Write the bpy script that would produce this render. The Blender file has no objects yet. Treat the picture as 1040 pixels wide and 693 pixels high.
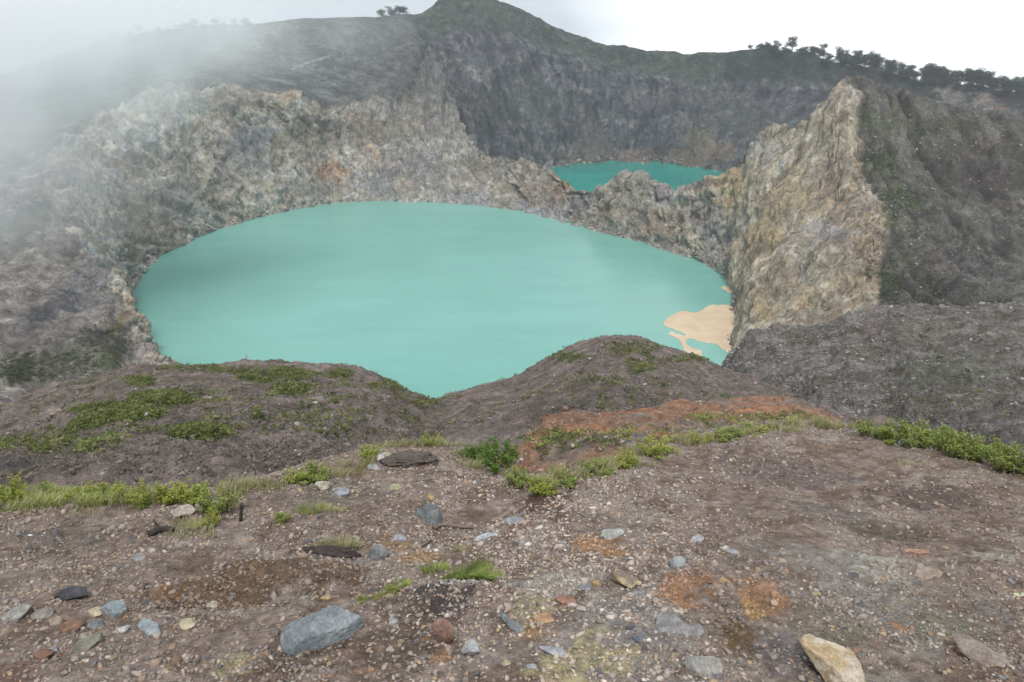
import bpy, math, random
import numpy as np
from mathutils import Vector
random.seed(7); RNG = np.random.default_rng(11)
sc = bpy.context.scene
COL = sc.collection

# ------------------------------------------------------------------ camera geometry
PW, PH = 1040.0, 693.0
LENS = 28.0
FPX = LENS / 36.0 * PW
PITCH = math.radians(21.5)
CAMZ = 1.7
CP, SP = math.cos(PITCH), math.sin(PITCH)
LAKE = -118.0

def ray(px, py):
    a = (px - PW / 2) / FPX; b = (PH / 2 - py) / FPX
    return (a, CP + b * SP, -SP + b * CP)
def at(px, py, Y):
    d = ray(px, py); k = Y / d[1]
    return (d[0] * k, Y, CAMZ + d[2] * k)
def at_z(px, py, z):
    d = ray(px, py); k = (z - CAMZ) / d[2]
    return (d[0] * k, d[1] * k, z)
def project(P):
    x = P[..., 0]; y = P[..., 1]; z = P[..., 2] - CAMZ
    dep = y * CP - z * SP; up = y * SP + z * CP
    dep = np.where(dep < .01, .01, dep)
    return PW / 2 + FPX * x / dep, PH / 2 - FPX * up / dep

# ------------------------------------------------------------------ noise
def _h(ix, iy, iz, s):
    h = (ix * 374761393 + iy * 668265263 + iz * 2147483647 + s * 974634777) & 0xffffffff
    h = ((h ^ (h >> 13)) * 1274126177) & 0xffffffff
    h = ((h ^ (h >> 16)) * 2246822519) & 0xffffffff
    return h ^ (h >> 15)
_G = RNG.normal(size=(256, 3)); _G /= np.linalg.norm(_G, axis=1)[:, None]
def pn(P, seed=0):
    P = np.asarray(P, float); I = np.floor(P).astype(np.int64); f = P - I
    u = f * f * f * (f * (f * 6 - 15) + 10)
    out = 0
    for dx in (0, 1):
        wx = u[..., 0] if dx else 1 - u[..., 0]
        for dy in (0, 1):
            wy = u[..., 1] if dy else 1 - u[..., 1]
            for dz in (0, 1):
                wz = u[..., 2] if dz else 1 - u[..., 2]
                g = _G[_h(I[..., 0] + dx, I[..., 1] + dy, I[..., 2] + dz, seed) & 255]
                out = out + wx * wy * wz * (g[..., 0] * (f[..., 0] - dx) + g[..., 1] * (f[..., 1] - dy) + g[..., 2] * (f[..., 2] - dz))
    return out * 1.6
def fbm(P, oct=4, seed=0, gain=.5, ridged=False):
    a = 1; s = 0; P = np.asarray(P, float)
    for o in range(oct):
        n = pn(P, seed + o * 7)
        s = s + a * ((1 - 2 * np.abs(n)) if ridged else n)
        a *= gain; P = P * 2.03 + 13.7
    return s
def worley(P, seed=0):
    """random value of the nearest cell, and how far the edge of that cell is"""
    P = np.asarray(P, float); I = np.floor(P).astype(np.int64); best = np.full(P.shape[:-1], 9.); sec = best.copy(); val = np.zeros(P.shape[:-1])
    for dx in (-1, 0, 1):
        for dy in (-1, 0, 1):
            for dz in (-1, 0, 1):
                h = _h(I[..., 0] + dx, I[..., 1] + dy, I[..., 2] + dz, seed)
                c = np.stack([I[..., 0] + dx + (h & 255) / 255., I[..., 1] + dy + ((h >> 8) & 255) / 255., I[..., 2] + dz + ((h >> 16) & 255) / 255.], -1)
                d = ((P - c) ** 2).sum(-1); n = d < best
                sec = np.where(n, best, np.minimum(sec, d)); val = np.where(n, ((h >> 4) & 1023) / 1023., val); best = np.where(n, d, best)
    return val, np.sqrt(sec) - np.sqrt(best)
def smooth(a, b, x):
    t = np.clip((x - a) / (b - a), 0, 1); return t * t * (3 - 2 * t)

# ------------------------------------------------------------------ materials
def new_mat(name):
    m = bpy.data.materials.new(name); m.use_nodes = True
    nt = m.node_tree; b = nt.nodes['Principled BSDF']; return m, nt, b
def mapped_noise(nt, scale, detail=6, rough=.6, stretch=(1, 1, 1)):
    tc = nt.nodes.new('ShaderNodeTexCoord'); mp = nt.nodes.new('ShaderNodeMapping')
    mp.inputs['Scale'].default_value = stretch
    nt.links.new(tc.outputs['Object'], mp.inputs['Vector'])
    n = nt.nodes.new('ShaderNodeTexNoise'); n.inputs['Scale'].default_value = scale
    n.inputs['Detail'].default_value = detail; n.inputs['Roughness'].default_value = rough
    nt.links.new(mp.outputs['Vector'], n.inputs['Vector']); return n
def ramp_val(nt, src, lo, hi, a=0., b=1.):
    r = nt.nodes.new('ShaderNodeMapRange'); r.inputs['From Min'].default_value = lo; r.inputs['From Max'].default_value = hi
    r.inputs['To Min'].default_value = a; r.inputs['To Max'].default_value = b
    nt.links.new(src, r.inputs['Value']); return r.outputs['Result']
def mixc(nt, mode, fac, a, b):
    m = nt.nodes.new('ShaderNodeMix'); m.data_type = 'RGBA'; m.blend_type = mode
    for sock, v in ((m.inputs[0], fac), (m.inputs[6], a), (m.inputs[7], b)):
        if hasattr(v, 'is_linked') or isinstance(v, bpy.types.NodeSocket): nt.links.new(v, sock)
        else: sock.default_value = v if not isinstance(v, tuple) else (*v, 1)
    return m.outputs[2]
def rock_mat(name, scales, bump=(1.0, .5), rough=.95, speck=None, contrast=.55, stretch=(1, 1, 1), obj_colour=None, cracks=None):
    """vertex colour 'col' times multi-scale value noise, with bump"""
    m, nt, b = new_mat(name)
    b.inputs['Roughness'].default_value = rough; b.inputs['Specular IOR Level'].default_value = .2
    if obj_colour is None:
        at_ = nt.nodes.new('ShaderNodeAttribute'); at_.attribute_name = 'col'; col = at_.outputs['Color']
    else:
        rgb = nt.nodes.new('ShaderNodeRGB'); rgb.outputs[0].default_value = (*obj_colour, 1); col = rgb.outputs[0]
    hs = None
    for i, s in enumerate(scales):
        n = mapped_noise(nt, s, 8, .65, stretch)
        v = ramp_val(nt, n.outputs['Fac'], .3, .7, 1 - contrast / (1 + .3 * i), 1 + contrast / (1 + .3 * i))
        cc = nt.nodes.new('ShaderNodeCombineColor')
        for k in range(3): nt.links.new(v, cc.inputs[k])
        col = mixc(nt, 'MULTIPLY', 1.0, col, cc.outputs[0])
        hs = n if hs is None else hs
        bp = nt.nodes.new('ShaderNodeBump'); bp.inputs['Strength'].default_value = bump[1]; bp.inputs['Distance'].default_value = bump[0] / s
        nt.links.new(n.outputs['Fac'], bp.inputs['Height'])
        if i: nt.links.new(last.outputs[0], bp.inputs['Normal'])
        last = bp
    if cracks:
        for (s, dark, cst, bs) in cracks:
            wn = mapped_noise(nt, s * 1.3, 4, .6, cst)
            tc = nt.nodes.new('ShaderNodeTexCoord'); mp = nt.nodes.new('ShaderNodeMapping'); mp.inputs['Scale'].default_value = cst; mp.inputs['Rotation'].default_value = (.5, .35, .2); nt.links.new(tc.outputs['Object'], mp.inputs[0])
            va = nt.nodes.new('ShaderNodeVectorMath'); va.operation = 'MULTIPLY_ADD'; nt.links.new(wn.outputs['Color'], va.inputs[0]); va.inputs[1].default_value = (1.6 / s,) * 3; nt.links.new(mp.outputs[0], va.inputs[2])
            vo = nt.nodes.new('ShaderNodeTexVoronoi'); vo.feature = 'DISTANCE_TO_EDGE'; vo.inputs['Scale'].default_value = s; nt.links.new(va.outputs[0], vo.inputs['Vector'])
            v = ramp_val(nt, vo.outputs['Distance'], 0, .09, dark, 0); col = mixc(nt, 'MIX', v, col, (.045, .042, .04))
            vc = nt.nodes.new('ShaderNodeTexVoronoi'); vc.inputs['Scale'].default_value = s; nt.links.new(va.outputs[0], vc.inputs['Vector'])
            sp = nt.nodes.new('ShaderNodeSeparateColor'); nt.links.new(vc.outputs['Color'], sp.inputs[0]); v = ramp_val(nt, sp.outputs[0], 0, 1, .85, 1.17)
            cc = nt.nodes.new('ShaderNodeCombineColor'); [nt.links.new(v, cc.inputs[k]) for k in range(3)]; col = mixc(nt, 'MULTIPLY', 1., col, cc.outputs[0])
            bp = nt.nodes.new('ShaderNodeBump'); bp.inputs['Strength'].default_value = bs; bp.inputs['Distance'].default_value = .35 / s
            nt.links.new(vo.outputs['Distance'], bp.inputs['Height']); nt.links.new(last.outputs[0], bp.inputs['Normal']); last = bp
    if speck:
        for (s, thr, c, amt) in speck:
            n = mapped_noise(nt, s, 3, .6)
            v = ramp_val(nt, n.outputs['Fac'], thr, thr + .06, 0, amt)
            col = mixc(nt, 'MIX', v, col, c)
    nt.links.new(col, b.inputs['Base Color']); nt.links.new(last.outputs[0], b.inputs['Normal'])
    return m

# ------------------------------------------------------------------ mesh helpers
def tag(o, label=None, cat=None, group=None, kind=None):
    for k, v in (('label', label), ('category', cat), ('group', group), ('kind', kind)):
        if v: o[k] = v
    return o
def mesh_np(name, V, Fq, mat, parent=None, colors=None, smooth_=True, link=True):
    """V (n,3), Fq (m,k) of equal-length faces"""
    me = bpy.data.meshes.new(name); V = np.ascontiguousarray(V, np.float32); Fq = np.ascontiguousarray(Fq, np.int32)
    n, (m, k) = len(V), Fq.shape
    me.vertices.add(n); me.vertices.foreach_set('co', V.ravel())
    me.loops.add(m * k); me.loops.foreach_set('vertex_index', Fq.ravel())
    me.polygons.add(m); me.polygons.foreach_set('loop_start', np.arange(0, m * k, k, dtype=np.int32))
    if smooth_: me.polygons.foreach_set('use_smooth', np.ones(m, bool))
    me.update(calc_edges=True)
    if colors is not None:
        a = me.color_attributes.new('col', 'FLOAT_COLOR', 'POINT')
        c = np.ones((n, 4), np.float32); c[:, :3] = colors; a.data.foreach_set('color', c.ravel())
    me.materials.append(mat)
    if not link: return me
    o = bpy.data.objects.new(name, me); COL.objects.link(o)
    if parent: o.parent = parent
    return o
def grid_faces(nu, nv):
    i = np.arange(nu - 1)[:, None] * nv + np.arange(nv - 1)[None, :]
    i = i.ravel(); return np.stack([i, i + nv, i + nv + 1, i + 1], 1)
def catmull(A, n):
    """upsample along axis 0, n pieces per span"""
    A = np.asarray(A, float); P = np.concatenate([2 * A[:1] - A[1:2], A, 2 * A[-1:] - A[-2:-1]])
    t = (np.arange(n) / n).reshape((1, n) + (1,) * (A.ndim - 1))
    p0, p1, p2, p3 = P[:-3][:, None], P[1:-2][:, None], P[2:-1][:, None], P[3:][:, None]
    R = .5 * (2 * p1 + (p2 - p0) * t + (2 * p0 - 5 * p1 + 4 * p2 - p3) * t ** 2 + (3 * p1 - p0 - 3 * p2 + p3) * t ** 3)
    return np.concatenate([R.reshape((-1,) + A.shape[1:]), A[-1:]])
def normals(S):
    du = np.gradient(S, axis=0); dv = np.gradient(S, axis=1)
    N = np.cross(du, dv); N /= np.linalg.norm(N, axis=-1, keepdims=True) + 1e-9
    return N
def patches(S, C, plist, seed=3, warp=.55):
    """albedo patches at places on the sheet, each with its own size in metres"""
    px, py = project(S); W = S.reshape(-1, 3)
    for (cx, cy, rx, ry, col, amt) in plist:
        d = (px - cx) ** 2 + (py - cy) ** 2 + np.where(S[..., 1] < 1, 1e9, 0)
        j = np.where(d.ravel() < d.min() + 9)[0]; j = j[np.argmin(W[j, 1])]
        c = W[j]; Y = c[1]
        mx = rx * Y / FPX; mz = ry * Y / FPX
        rel = S - c
        w3 = np.sqrt((rel[..., 0] / mx) ** 2 + (rel[..., 1] / (mx * 1.3 + mz)) ** 2 + (rel[..., 2] / mz) ** 2)
        q = w3 < 2.2
        if not q.any(): continue
        Q = S[q] / max(mx, mz)
        w = w3[q] + warp * fbm(Q * 2.2, 4, seed + int(cx))
        a = (1 - smooth(.6, 1.05, w)) * min(1, amt * 1.2)
        mod = 1 + .3 * fbm(S[q] / max(mx, mz) * 6, 3, seed + 2)[:, None]
        C[q] = C[q] * (1 - a[:, None]) + np.array(col) * mod * a[:, None]
    return C

# ------------------------------------------------------------------ CRATER WALL (sheet round the near lake)
def shore(px, py):
    return np.array(at_z(px, py, LAKE))
W = []
def wall(sh, cr, outs=None, mids=None, dn=1.0):
    s = shore(*sh); c = np.array(at(*cr)); o = []
    out = c - s; out[2] = 0; out /= np.linalg.norm(out) + 1e-6
    if outs:
        o = [np.array(at(*q)) for q in outs]
        while len(o) < 4: o.append(o[-1] + np.array([0, 60, -40.]))
    else:
        for d, z in ((10, 12), (32, 40), (60, 80), (85, 130)): 
            p = c + out * d * dn; p[2] = c[2] - z; o.append(p)
    if mids: m = [np.array(at(*q)) for q in mids]
    else:
        m = [s + (c - s) * .33 + np.array([0, 0, -.02 * np.linalg.norm(c - s)]), s + (c - s) * .68]
    u = s - out * 7; u[2] = LAKE - 9
    W.append([u, s, m[0], m[1], c] + o[:4])
wall((260, 430), (250, 430, 190), [(230, 430, 180), (180, 440, 160), (100, 450, 140), (0, 460, 120)])
wall((200, 395), (185, 395, 225), [(165, 398, 212), (120, 410, 185), (60, 425, 160), (-40, 440, 140)])
wall((163, 372), (152, 370, 256), [(130, 385, 240), (90, 405, 210), (30, 420, 185), (-80, 435, 160)])
wall((150, 345), (133, 343, 270), [(115, 358, 252), (75, 385, 222), (10, 408, 195), (-110, 420, 170)])
wall((136, 320), (120, 303, 290), [(98, 322, 270), (55, 358, 238), (-5, 392, 208), (-140, 400, 185)])
wall((139, 291), (92, 262, 312), [(72, 285, 290), (30, 325, 258), (-30, 365, 225), (-170, 380, 200)])
wall((163, 263), (64, 225, 338), [(42, 245, 315), (0, 285, 280), (-60, 325, 245), (-190, 350, 215)])
wall((195, 244), (50, 186, 380), [(25, 202, 358), (-20, 238, 320), (-80, 280, 280), (-210, 310, 240)])
wall((230, 231), (62, 150, 430), [(35, 152, 430), (-20, 170, 410), (-90, 205, 380), (-230, 240, 350)])
wall((265, 221), (110, 118, 485), [(90, 105, 530), (60, 92, 590), (25, 78, 650), (-150, 120, 700)])
wall((300, 213), (180, 87, 545), [(172, 72, 610), (150, 54, 690), (100, 44, 770), (90, 80, 880)])
wall((330, 208), (235, 86, 580), [(234, 72, 645), (230, 48, 715), (190, 28, 785), (180, 60, 880)])
wall((355, 206), (292, 102, 600), [(296, 84, 660), (290, 52, 730), (262, 24, 800), (260, 60, 890)], [(340, 172, 596), (318, 138, 604)])
wall((385, 205), (345, 112, 640), [(348, 88, 690), (350, 52, 750), (325, 18, 820), (320, 60, 900)], [(372, 172, 606), (352, 148, 620)])
wall((418, 205), (385, 104, 680), [(392, 76, 730), (395, 45, 790), (380, 19, 850), (380, 60, 930)], [(408, 178, 606), (394, 148, 640)])
wall((448, 206), (420, 92, 725), [(422, 68, 765), (426, 40, 810), (418, 25, 870), (415, 60, 950)], [(440, 176, 612), (428, 140, 660)])
wall((478, 209), (437, 50, 800), None, [(470, 178, 610), (452, 120, 690)])
wall((505, 212), (455, 98, 745), None, [(497, 182, 610), (476, 148, 660)])
wall((530, 216), (478, 146, 690), None, [(523, 188, 604), (504, 164, 640)])
wall((552, 221), (513, 159, 650))
wall((575, 227), (557, 167, 612))
wall((592, 231), (584, 189, 560), None, None, .8)
wall((612, 236), (606, 195, 525), None, None, .7)
wall((640, 243), (640, 186, 505), None, None, .6)
wall((665, 250), (664, 189, 490), None, None, .6)
wall((690, 259), (683, 200, 474), None, None, .6)
wall((712, 267), (706, 187, 460), None, None, .6)
wall((728, 277), (724, 181, 450), None, None, .6)
wall((739, 288), (746, 171, 440), None, None, .6)
wall((743, 300), (760, 148, 432), None, [(748, 265, 375), (754, 200, 415)], .7)
wall((744, 310), (774, 133, 428), None)
wall((744, 315), (790, 129, 425), None, [(752, 268, 352), (768, 190, 405)], .7)
wall((744, 330), (806, 132, 412), None, [(758, 275, 330), (785, 190, 385)], .7)
wall((743, 345), (838, 105, 400), [(872, 116, 430), (938, 136, 455), (1050, 150, 465), (1250, 190, 480)], [(766, 282, 312), (804, 190, 366)])
wall((742, 358), (855, 93, 392), [(900, 101, 398), (960, 113, 404), (1065, 127, 410), (1250, 160, 420)], [(775, 290, 300), (824, 192, 345)])
wall((742, 369), (863, 108, 380), [(900, 124, 380), (962, 142, 378), (1070, 165, 372), (1260, 195, 370)], [(786, 300, 290), (838, 205, 330)])
wall((748, 380), (872, 160, 352), [(906, 176, 350), (968, 200, 346), (1075, 224, 340), (1270, 250, 330)], [(798, 308, 280), (850, 225, 312)])
wall((758, 392), (887, 203, 325), [(921, 218, 320), (980, 236, 314), (1085, 256, 306), (1280, 280, 300)], [(812, 315, 272), (862, 250, 298)])
wall((775, 405), (893, 242, 302), [(926, 254, 297), (986, 268, 290), (1090, 284, 283), (1290, 305, 275)], [(825, 330, 262), (874, 275, 284)])
wall((790, 418), (888, 300, 268), [(921, 300, 262), (985, 302, 255), (1090, 308, 250), (1300, 330, 240)], [(835, 352, 250), (870, 322, 262)])
wall((800, 430), (886, 340, 245), [(918, 340, 238), (985, 345, 230), (1090, 350, 225), (1300, 370, 215)])
W = np.array(W)
def rough_sheet(C, nu, nv, layers, gully=None):
    S = catmull(C, nu); S = np.swapaxes(catmull(np.swapaxes(S, 0, 1), nv), 0, 1)
    N = normals(S)
    du = np.linalg.norm(np.diff(S.mean(1), axis=0), axis=1); U = np.concatenate([[0], np.cumsum(du)])
    Vv = np.linspace(0, C.shape[1] - 1, S.shape[1])
    D = 0
    for (sz, amp, kind, seed, st) in layers:
        Q = S / (np.array(st) * sz)
        D = D + amp * (fbm(Q, 3, seed, .5, kind == 'r') )
    if gully:
        for (gw, amp, vs, seed) in gully:
            G = np.stack([np.broadcast_to((U / gw)[:, None], S.shape[:2]), np.broadcast_to((Vv * vs)[None], S.shape[:2]), np.zeros(S.shape[:2])], -1)
            G[..., 0] += .5 * pn(S / (gw * 2.5), seed + 50)
            D = D + amp * fbm(G, 3, seed, .55, True)
    D = D - D.mean()
    return S, N, D, U, Vv
S, N, D, U, Vv = rough_sheet(W, 22, 24, [(60, 5.0, 'n', 1, (1, 1, 1)), (20, 2.2, 'r', 2, (1, 1, 1.5)), (7, 1.0, 'r', 3, (1, 1, 1.3)), (2.6, .55, 'n', 4, (1, 1, 1))],
                             [(38, 3.4, .4, 21), (17, 1.5, .6, 23), (7, .5, .9, 22)])
amp = np.ones(S.shape[:2]); ci = np.linspace(0, len(W) - 1, S.shape[0])
amp *= np.where(Vv[None] > 4.3, np.where((ci[:, None] > 8) & (ci[:, None] < 17), .22, .45), 1)           # outer slopes are smoother scree
amp *= (.5 + .5 * smooth(1, 1.9, Vv))[None]
saddle = (smooth(20, 22, ci) * (1 - smooth(27, 29, ci)))[:, None]
topw = np.exp(-((Vv - 3.9) / .5) ** 2)[None]
px_, py_ = project(S)
S0 = S.copy()
RM = np.array([[.8, .5, .33], [-.6, .7, .4], [-.03, -.5, .86]])
Qb = S0 @ RM + 1.2 * np.stack([fbm(S0 / 7, 3, 301), fbm(S0 / 7, 3, 302), fbm(S0 / 7, 3, 303)], -1)
v1, e1 = worley(Qb / np.array([10, 10, 16]), 5); v2, e2 = worley(Qb / np.array([4, 4, 6.5]), 6)
led = (Qb[..., 2] / 9 + .6 * fbm(S0 / 30, 2, 310)) % 1.0
onw = (1 - smooth(4.0, 4.3, Vv))[None]
spr = 1 - .5 * smooth(27, 29, ci)[:, None]
D = D * (1 - .35 * smooth(27, 29, ci)[:, None] * onw) + onw * spr * (3.0 * (v1 - .5) + 1.3 * (v2 - .5) - 1.0 * (1 - smooth(0, .10, e1)) + 1.3 * (smooth(.0, .75, led) * (1 - smooth(.8, 1, led)) - .5))
S = S - N * (D * amp)[..., None] * np.sign(-1)
# crags on the crest of the saddle and the spire
crag = fbm(S0 / 6.5, 3, 77, .6, True) - .7; blk = (smooth(20, 22, ci) * (1 - smooth(32, 33, ci)))[:, None]
S[..., 2] += crag * blk * topw * 1.7
crag2 = fbm(S0 / 11, 3, 78, .6, True) - .7
S[..., 2] += crag2 * (smooth(15, 17, ci) * (1 - smooth(20, 21, ci)))[:, None] * topw * 2.0
fl = smooth(31.5, 32.5, ci)[:, None] * smooth(4.05, 4.6, Vv)[None]
Gf = np.stack([S0[..., 0] / 11 + .002 * S0[..., 1], S0[..., 1] / 110, S0[..., 2] / 200], -1); Gf[..., 0] += .5 * pn(S0 / 30, 91)
gul = fbm(Gf, 3, 90, .55, True) - .5
S[..., 2] += gul * fl * 4.2
CRATER = S
# albedo
def base_rock(S, cols, sz, seed):
    n1 = fbm(S / sz, 4, seed); n2 = fbm(S / (sz * .45) + 31, 4, seed + 9)
    c = np.array(cols[0]) + 0 * S
    a = smooth(-.15, .35, n1)[..., None]; c = c * (1 - a) + np.array(cols[1]) * a
    b = smooth(.0, .45, n2)[..., None] * .8; c = c * (1 - b) + np.array(cols[2]) * b
    return c
C = base_rock(S, [(.25, .23, .20), (.34, .305, .235), (.17, .17, .17)], 26, 40)
tone = [((3, 8), (.31, .265, .17), .55), ((8, 12), (.34, .315, .265), .55), ((11, 16), (.33, .285, .24), .55), ((17, 21), (.36, .31, .25), .6), ((20.5, 26.5), (.26, .215, .155), .6), ((27, 40), (.43, .37, .27), .75)]
for (a0, a1), tc_, am in tone:
    w_ = (smooth(a0 - .7, a0 + .7, ci) * (1 - smooth(a1 - .7, a1 + .7, ci)))[:, None, None] * am
    C = C * (1 - w_) + np.array(tc_) * (1 + .35 * fbm(S / 16, 4, 45))[..., None] * w_
strata = fbm((S @ np.array([[.8, .5, .33], [-.6, .7, .4], [-.03, -.5, .86]])) / np.array([45, 45, 2.6]), 4, 47)
C *= (1 + .25 * strata)[..., None]; C *= (1 + .2 * fbm(S / 3.2, 4, 48))[..., None]; C *= 1.12
C *= (1 + onw * (.34 * (v1 - .5) + .3 * (v2 - .5) - .25 * (1 - smooth(0, .08, e1))))[..., None]
for (sz_, sd_, lo_, cc_, am_) in [(34, 411, .12, (.44, .40, .32), .8), (28, 412, .2, (.25, .255, .265), .75), (24, 413, .22, (.40, .27, .15), .7), (20, 414, .2, (.48, .47, .45), .8), (30, 415, .2, (.20, .15, .12), .7), (26, 416, .22, (.27, .265, .19), .6), (11, 417, .26, (.42, .38, .30), .7), (9, 418, .28, (.14, .13, .125), .65)]:
    q_ = S / np.array([sz_, sz_, sz_ * .8]); n_ = fbm(q_ + .35 * fbm(q_ * 2, 3, sd_ + 3)[..., None], 5, sd_, .55)
    m_ = (smooth(lo_, lo_ + .1, n_) * am_)[..., None]; C = C * (1 - m_) + np.array(cc_) * (1 + .3 * st[..., None] if False else 1) * m_
# streaks running down the faces
Gs = np.stack([np.broadcast_to((U / 2.6)[:, None], S.shape[:2]), np.broadcast_to((Vv * .9)[None], S.shape[:2]), np.zeros(S.shape[:2])], -1)
Gs[..., 0] += 1.2 * fbm(S / 14, 3, 5)
st = fbm(Gs, 4, 61, .6)
C *= (1 + .38 * st)[..., None]
thin = smooth(.25, .55, fbm(Gs * np.array([1.8, 1, 1]) + 5, 3, 66, .6))[..., None]
C = C * (1 - thin * .35) + np.array((.34, .32, .29)) * thin * .35
outer = (Vv > 4.15)[None] & np.ones(S.shape[:2], bool)
far_up = outer & (ci[:, None] > 8.3) & (ci[:, None] < 16)
near_out = outer & (ci[:, None] <= 8.3); flank = outer & (ci[:, None] > 31.5)
sm = smooth(4.0, 4.35, Vv)[None, :, None]
def over(mask, col, var, sz, seed):
    global C
    n = fbm(S / sz, 5, seed, .6)[..., None]
    cc = np.array(col) * (1 + var * n)
    w = sm * mask[..., None]
    C = C * (1 - w) + cc * w
over(far_up, (.11, .115, .108), .5, 18, 81)
over(near_out, (.15, .14, .13), .6, 9, 82)
over(flank, (.115, .108, .092), .8, 9, 83)
gw_ = fl[..., None] * smooth(.1, -.7, gul)[..., None] * .7 if False else fl[..., None] * (1 - smooth(-.6, .2, gul))[..., None] * .8
C = C * (1 - gw_) + np.array((.06, .068, .038)) * gw_
gr_ = fl[..., None] * smooth(.25, .7, gul)[..., None] * .7
C = C * (1 - gr_) + np.array((.21, .20, .165)) * gr_
over(near_out & (ci[:, None] < 7.6), (.235, .21, .185), .6, 7, 84)
ora = (.44, .26, .14); pale = (.48, .47, .44); ochre = (.42, .32, .17); blue = (.17, .19, .20); green = (.10, .125, .05)
dkgreen = (.09, .105, .06); brown = (.17, .125, .10); cream = (.48, .42, .31); dk = (.075, .075, .075)
C *= (1 + .45 * (1 - smooth(16, 18, ci)) * 1.0)[:, None, None]  # left walls' albedo raised to make up for light the fog bank blocks
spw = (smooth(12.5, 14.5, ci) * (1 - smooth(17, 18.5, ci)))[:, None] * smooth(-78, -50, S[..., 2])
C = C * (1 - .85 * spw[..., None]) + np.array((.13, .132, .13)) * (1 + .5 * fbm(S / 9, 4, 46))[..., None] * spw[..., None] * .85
C = patches(S, C, [
    (200, 190, 55, 40, (.25, .24, .18), .6), (150, 230, 40, 45, (.24, .21, .14), .6), (230, 100, 40, 12, (.30, .24, .19), .6),
    (210, 220, 25, 18, (.30, .30, .28), .6), (180, 200, 16, 22, blue, .5), (255, 150, 30, 25, (.28, .28, .29), .7), (275, 140, 22, 18, (.22, .25, .28), .6),
    (300, 150, 25, 18, cream, .7), (335, 175, 18, 15, ora, .8), (330, 190, 22, 10, (.30, .27, .26), .7), (385, 185, 20, 14, (.27, .28, .30), .7),
    (430, 165, 34, 22, (.26, .26, .27), .6), (350, 135, 45, 18, (.20, .165, .135), .7), (395, 130, 40, 16, (.23, .20, .15), .6), (310, 125, 20, 10, brown, .5),
    (440, 130, 30, 25, (.18, .18, .17), .6), (480, 165, 22, 12, (.27, .25, .18), .6), (500, 190, 26, 14, cream, .7), (545, 190, 30, 16, (.33, .26, .20), .8), (570, 185, 12, 16, ora, .8),
    (470, 200, 30, 7, (.32, .33, .36), .7), (540, 215, 40, 7, (.32, .33, .36), .8), (585, 205, 12, 18, (.15, .14, .15), .7),
    (620, 215, 30, 20, (.24, .20, .15), .7), (640, 195, 18, 8, (.25, .23, .17), .6), (665, 225, 20, 18, (.26, .20, .14), .7), (670, 195, 10, 8, (.30, .28, .30), .6),
    (700, 240, 22, 12, cream, .7), (715, 215, 14, 20, (.22, .18, .16), .7), (722, 240, 12, 22, (.19, .20, .21), .6),
    (740, 190, 20, 22, ochre, .8), (770, 150, 22, 18, (.36, .36, .34), .8), (765, 240, 22, 50, (.36, .28, .16), .8), (800, 200, 24, 40, (.30, .25, .16), .8),
    (835, 150, 16, 30, (.25, .235, .19), .8), (790, 280, 20, 30, (.26, .225, .17), .7), (835, 235, 24, 14, (.33, .33, .35), .75), (850, 270, 26, 22, (.27, .24, .18), .7),
    (775, 310, 14, 30, ochre, .6), (830, 300, 24, 12, (.31, .28, .19), .6), (882, 260, 7, 36, (.26, .19, .15), .8), (828, 265, 14, 10, (.15, .145, .12), .6),
    (95, 270, 16, 30, (.31, .30, .30), .7), (60, 250, 18, 20, (.24, .22, .20), .6), (85, 300, 24, 20, (.28, .27, .27), .7), (20, 330, 30, 18, (.23, .21, .20), .5),
    (55, 310, 18, 30, (.11, .11, .115), .7), (30, 350, 26, 12, (.20, .16, .15), .5), (125, 240, 14, 40, (.27, .23, .16), .7), (125, 320, 7, 30, (.28, .23, .14), .8),
    (105, 350, 28, 24, dkgreen, .5), (60, 370, 40, 16, dkgreen, .5), (120, 365, 22, 14, green, .6), (15, 375, 25, 14, dkgreen, .8), (35, 390, 12, 8, (.2, .18, .15), .6),
    (140, 355, 6, 18, (.29, .27, .26), .8), (150, 365, 8, 8, (.27, .2, .15), .6), (20, 220, 30, 30, dkgreen, .6),
    (890, 120, 28, 12, green, .45), (900, 165, 22, 14, green, .6), (920, 200, 24, 12, green, .6), (905, 220, 10, 14, green, .6), (905, 285, 12, 20, dkgreen, .8), (925, 270, 20, 12, green, .4),
    (960, 170, 50, 18, (.10, .085, .07), .6), (1010, 190, 40, 26, (.10, .08, .07), .7), (950, 260, 40, 18, (.17, .145, .13), .6), (1000, 265, 30, 25, (.10, .095, .10), .7),
    (960, 130, 60, 8, (.10, .105, .06), .6), (1020, 150, 50, 10, (.11, .09, .07), .6), (940, 235, 60, 8, (.17, .165, .14), .5),
], 3, .7)
# pale water line
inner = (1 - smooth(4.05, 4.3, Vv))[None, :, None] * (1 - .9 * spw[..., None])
wm_ = smooth(26, 29, ci)[:, None, None]
C = C * (1 - .28 * inner) + (np.array((.47, .425, .37)) * (1 - wm_) + np.array((.52, .42, .28)) * wm_) * .28 * inner          # inner faces blended towards a pale tone, warmer at the spire
C *= 1 + inner * (.16 * (1 - smooth(11, 14, ci)) + .22 * smooth(20, 22, ci))[:, None, None]
wl = np.exp(-((S[..., 2] - LAKE - .8) / 1.0) ** 2)[..., None] * (.5 + .5 * np.clip(fbm(S / 12, 2, 71), -1, 1))[..., None]
C = C * (1 - wl * .6) + np.array((.42, .41, .38)) * wl * .6
C = np.clip(C, .02, .66)
cliff = rock_mat('crater_rock', [.18, .9], (1.4, .9), contrast=.38, stretch=(1, 1, .7), cracks=[(.09, .4, (1, 1, .45), .6), (.3, .2, (1, 1, .6), .45)], speck=[(.55, .64, (.4, .39, .37), .35), (.4, .66, (.07, .07, .07), .5)])
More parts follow.
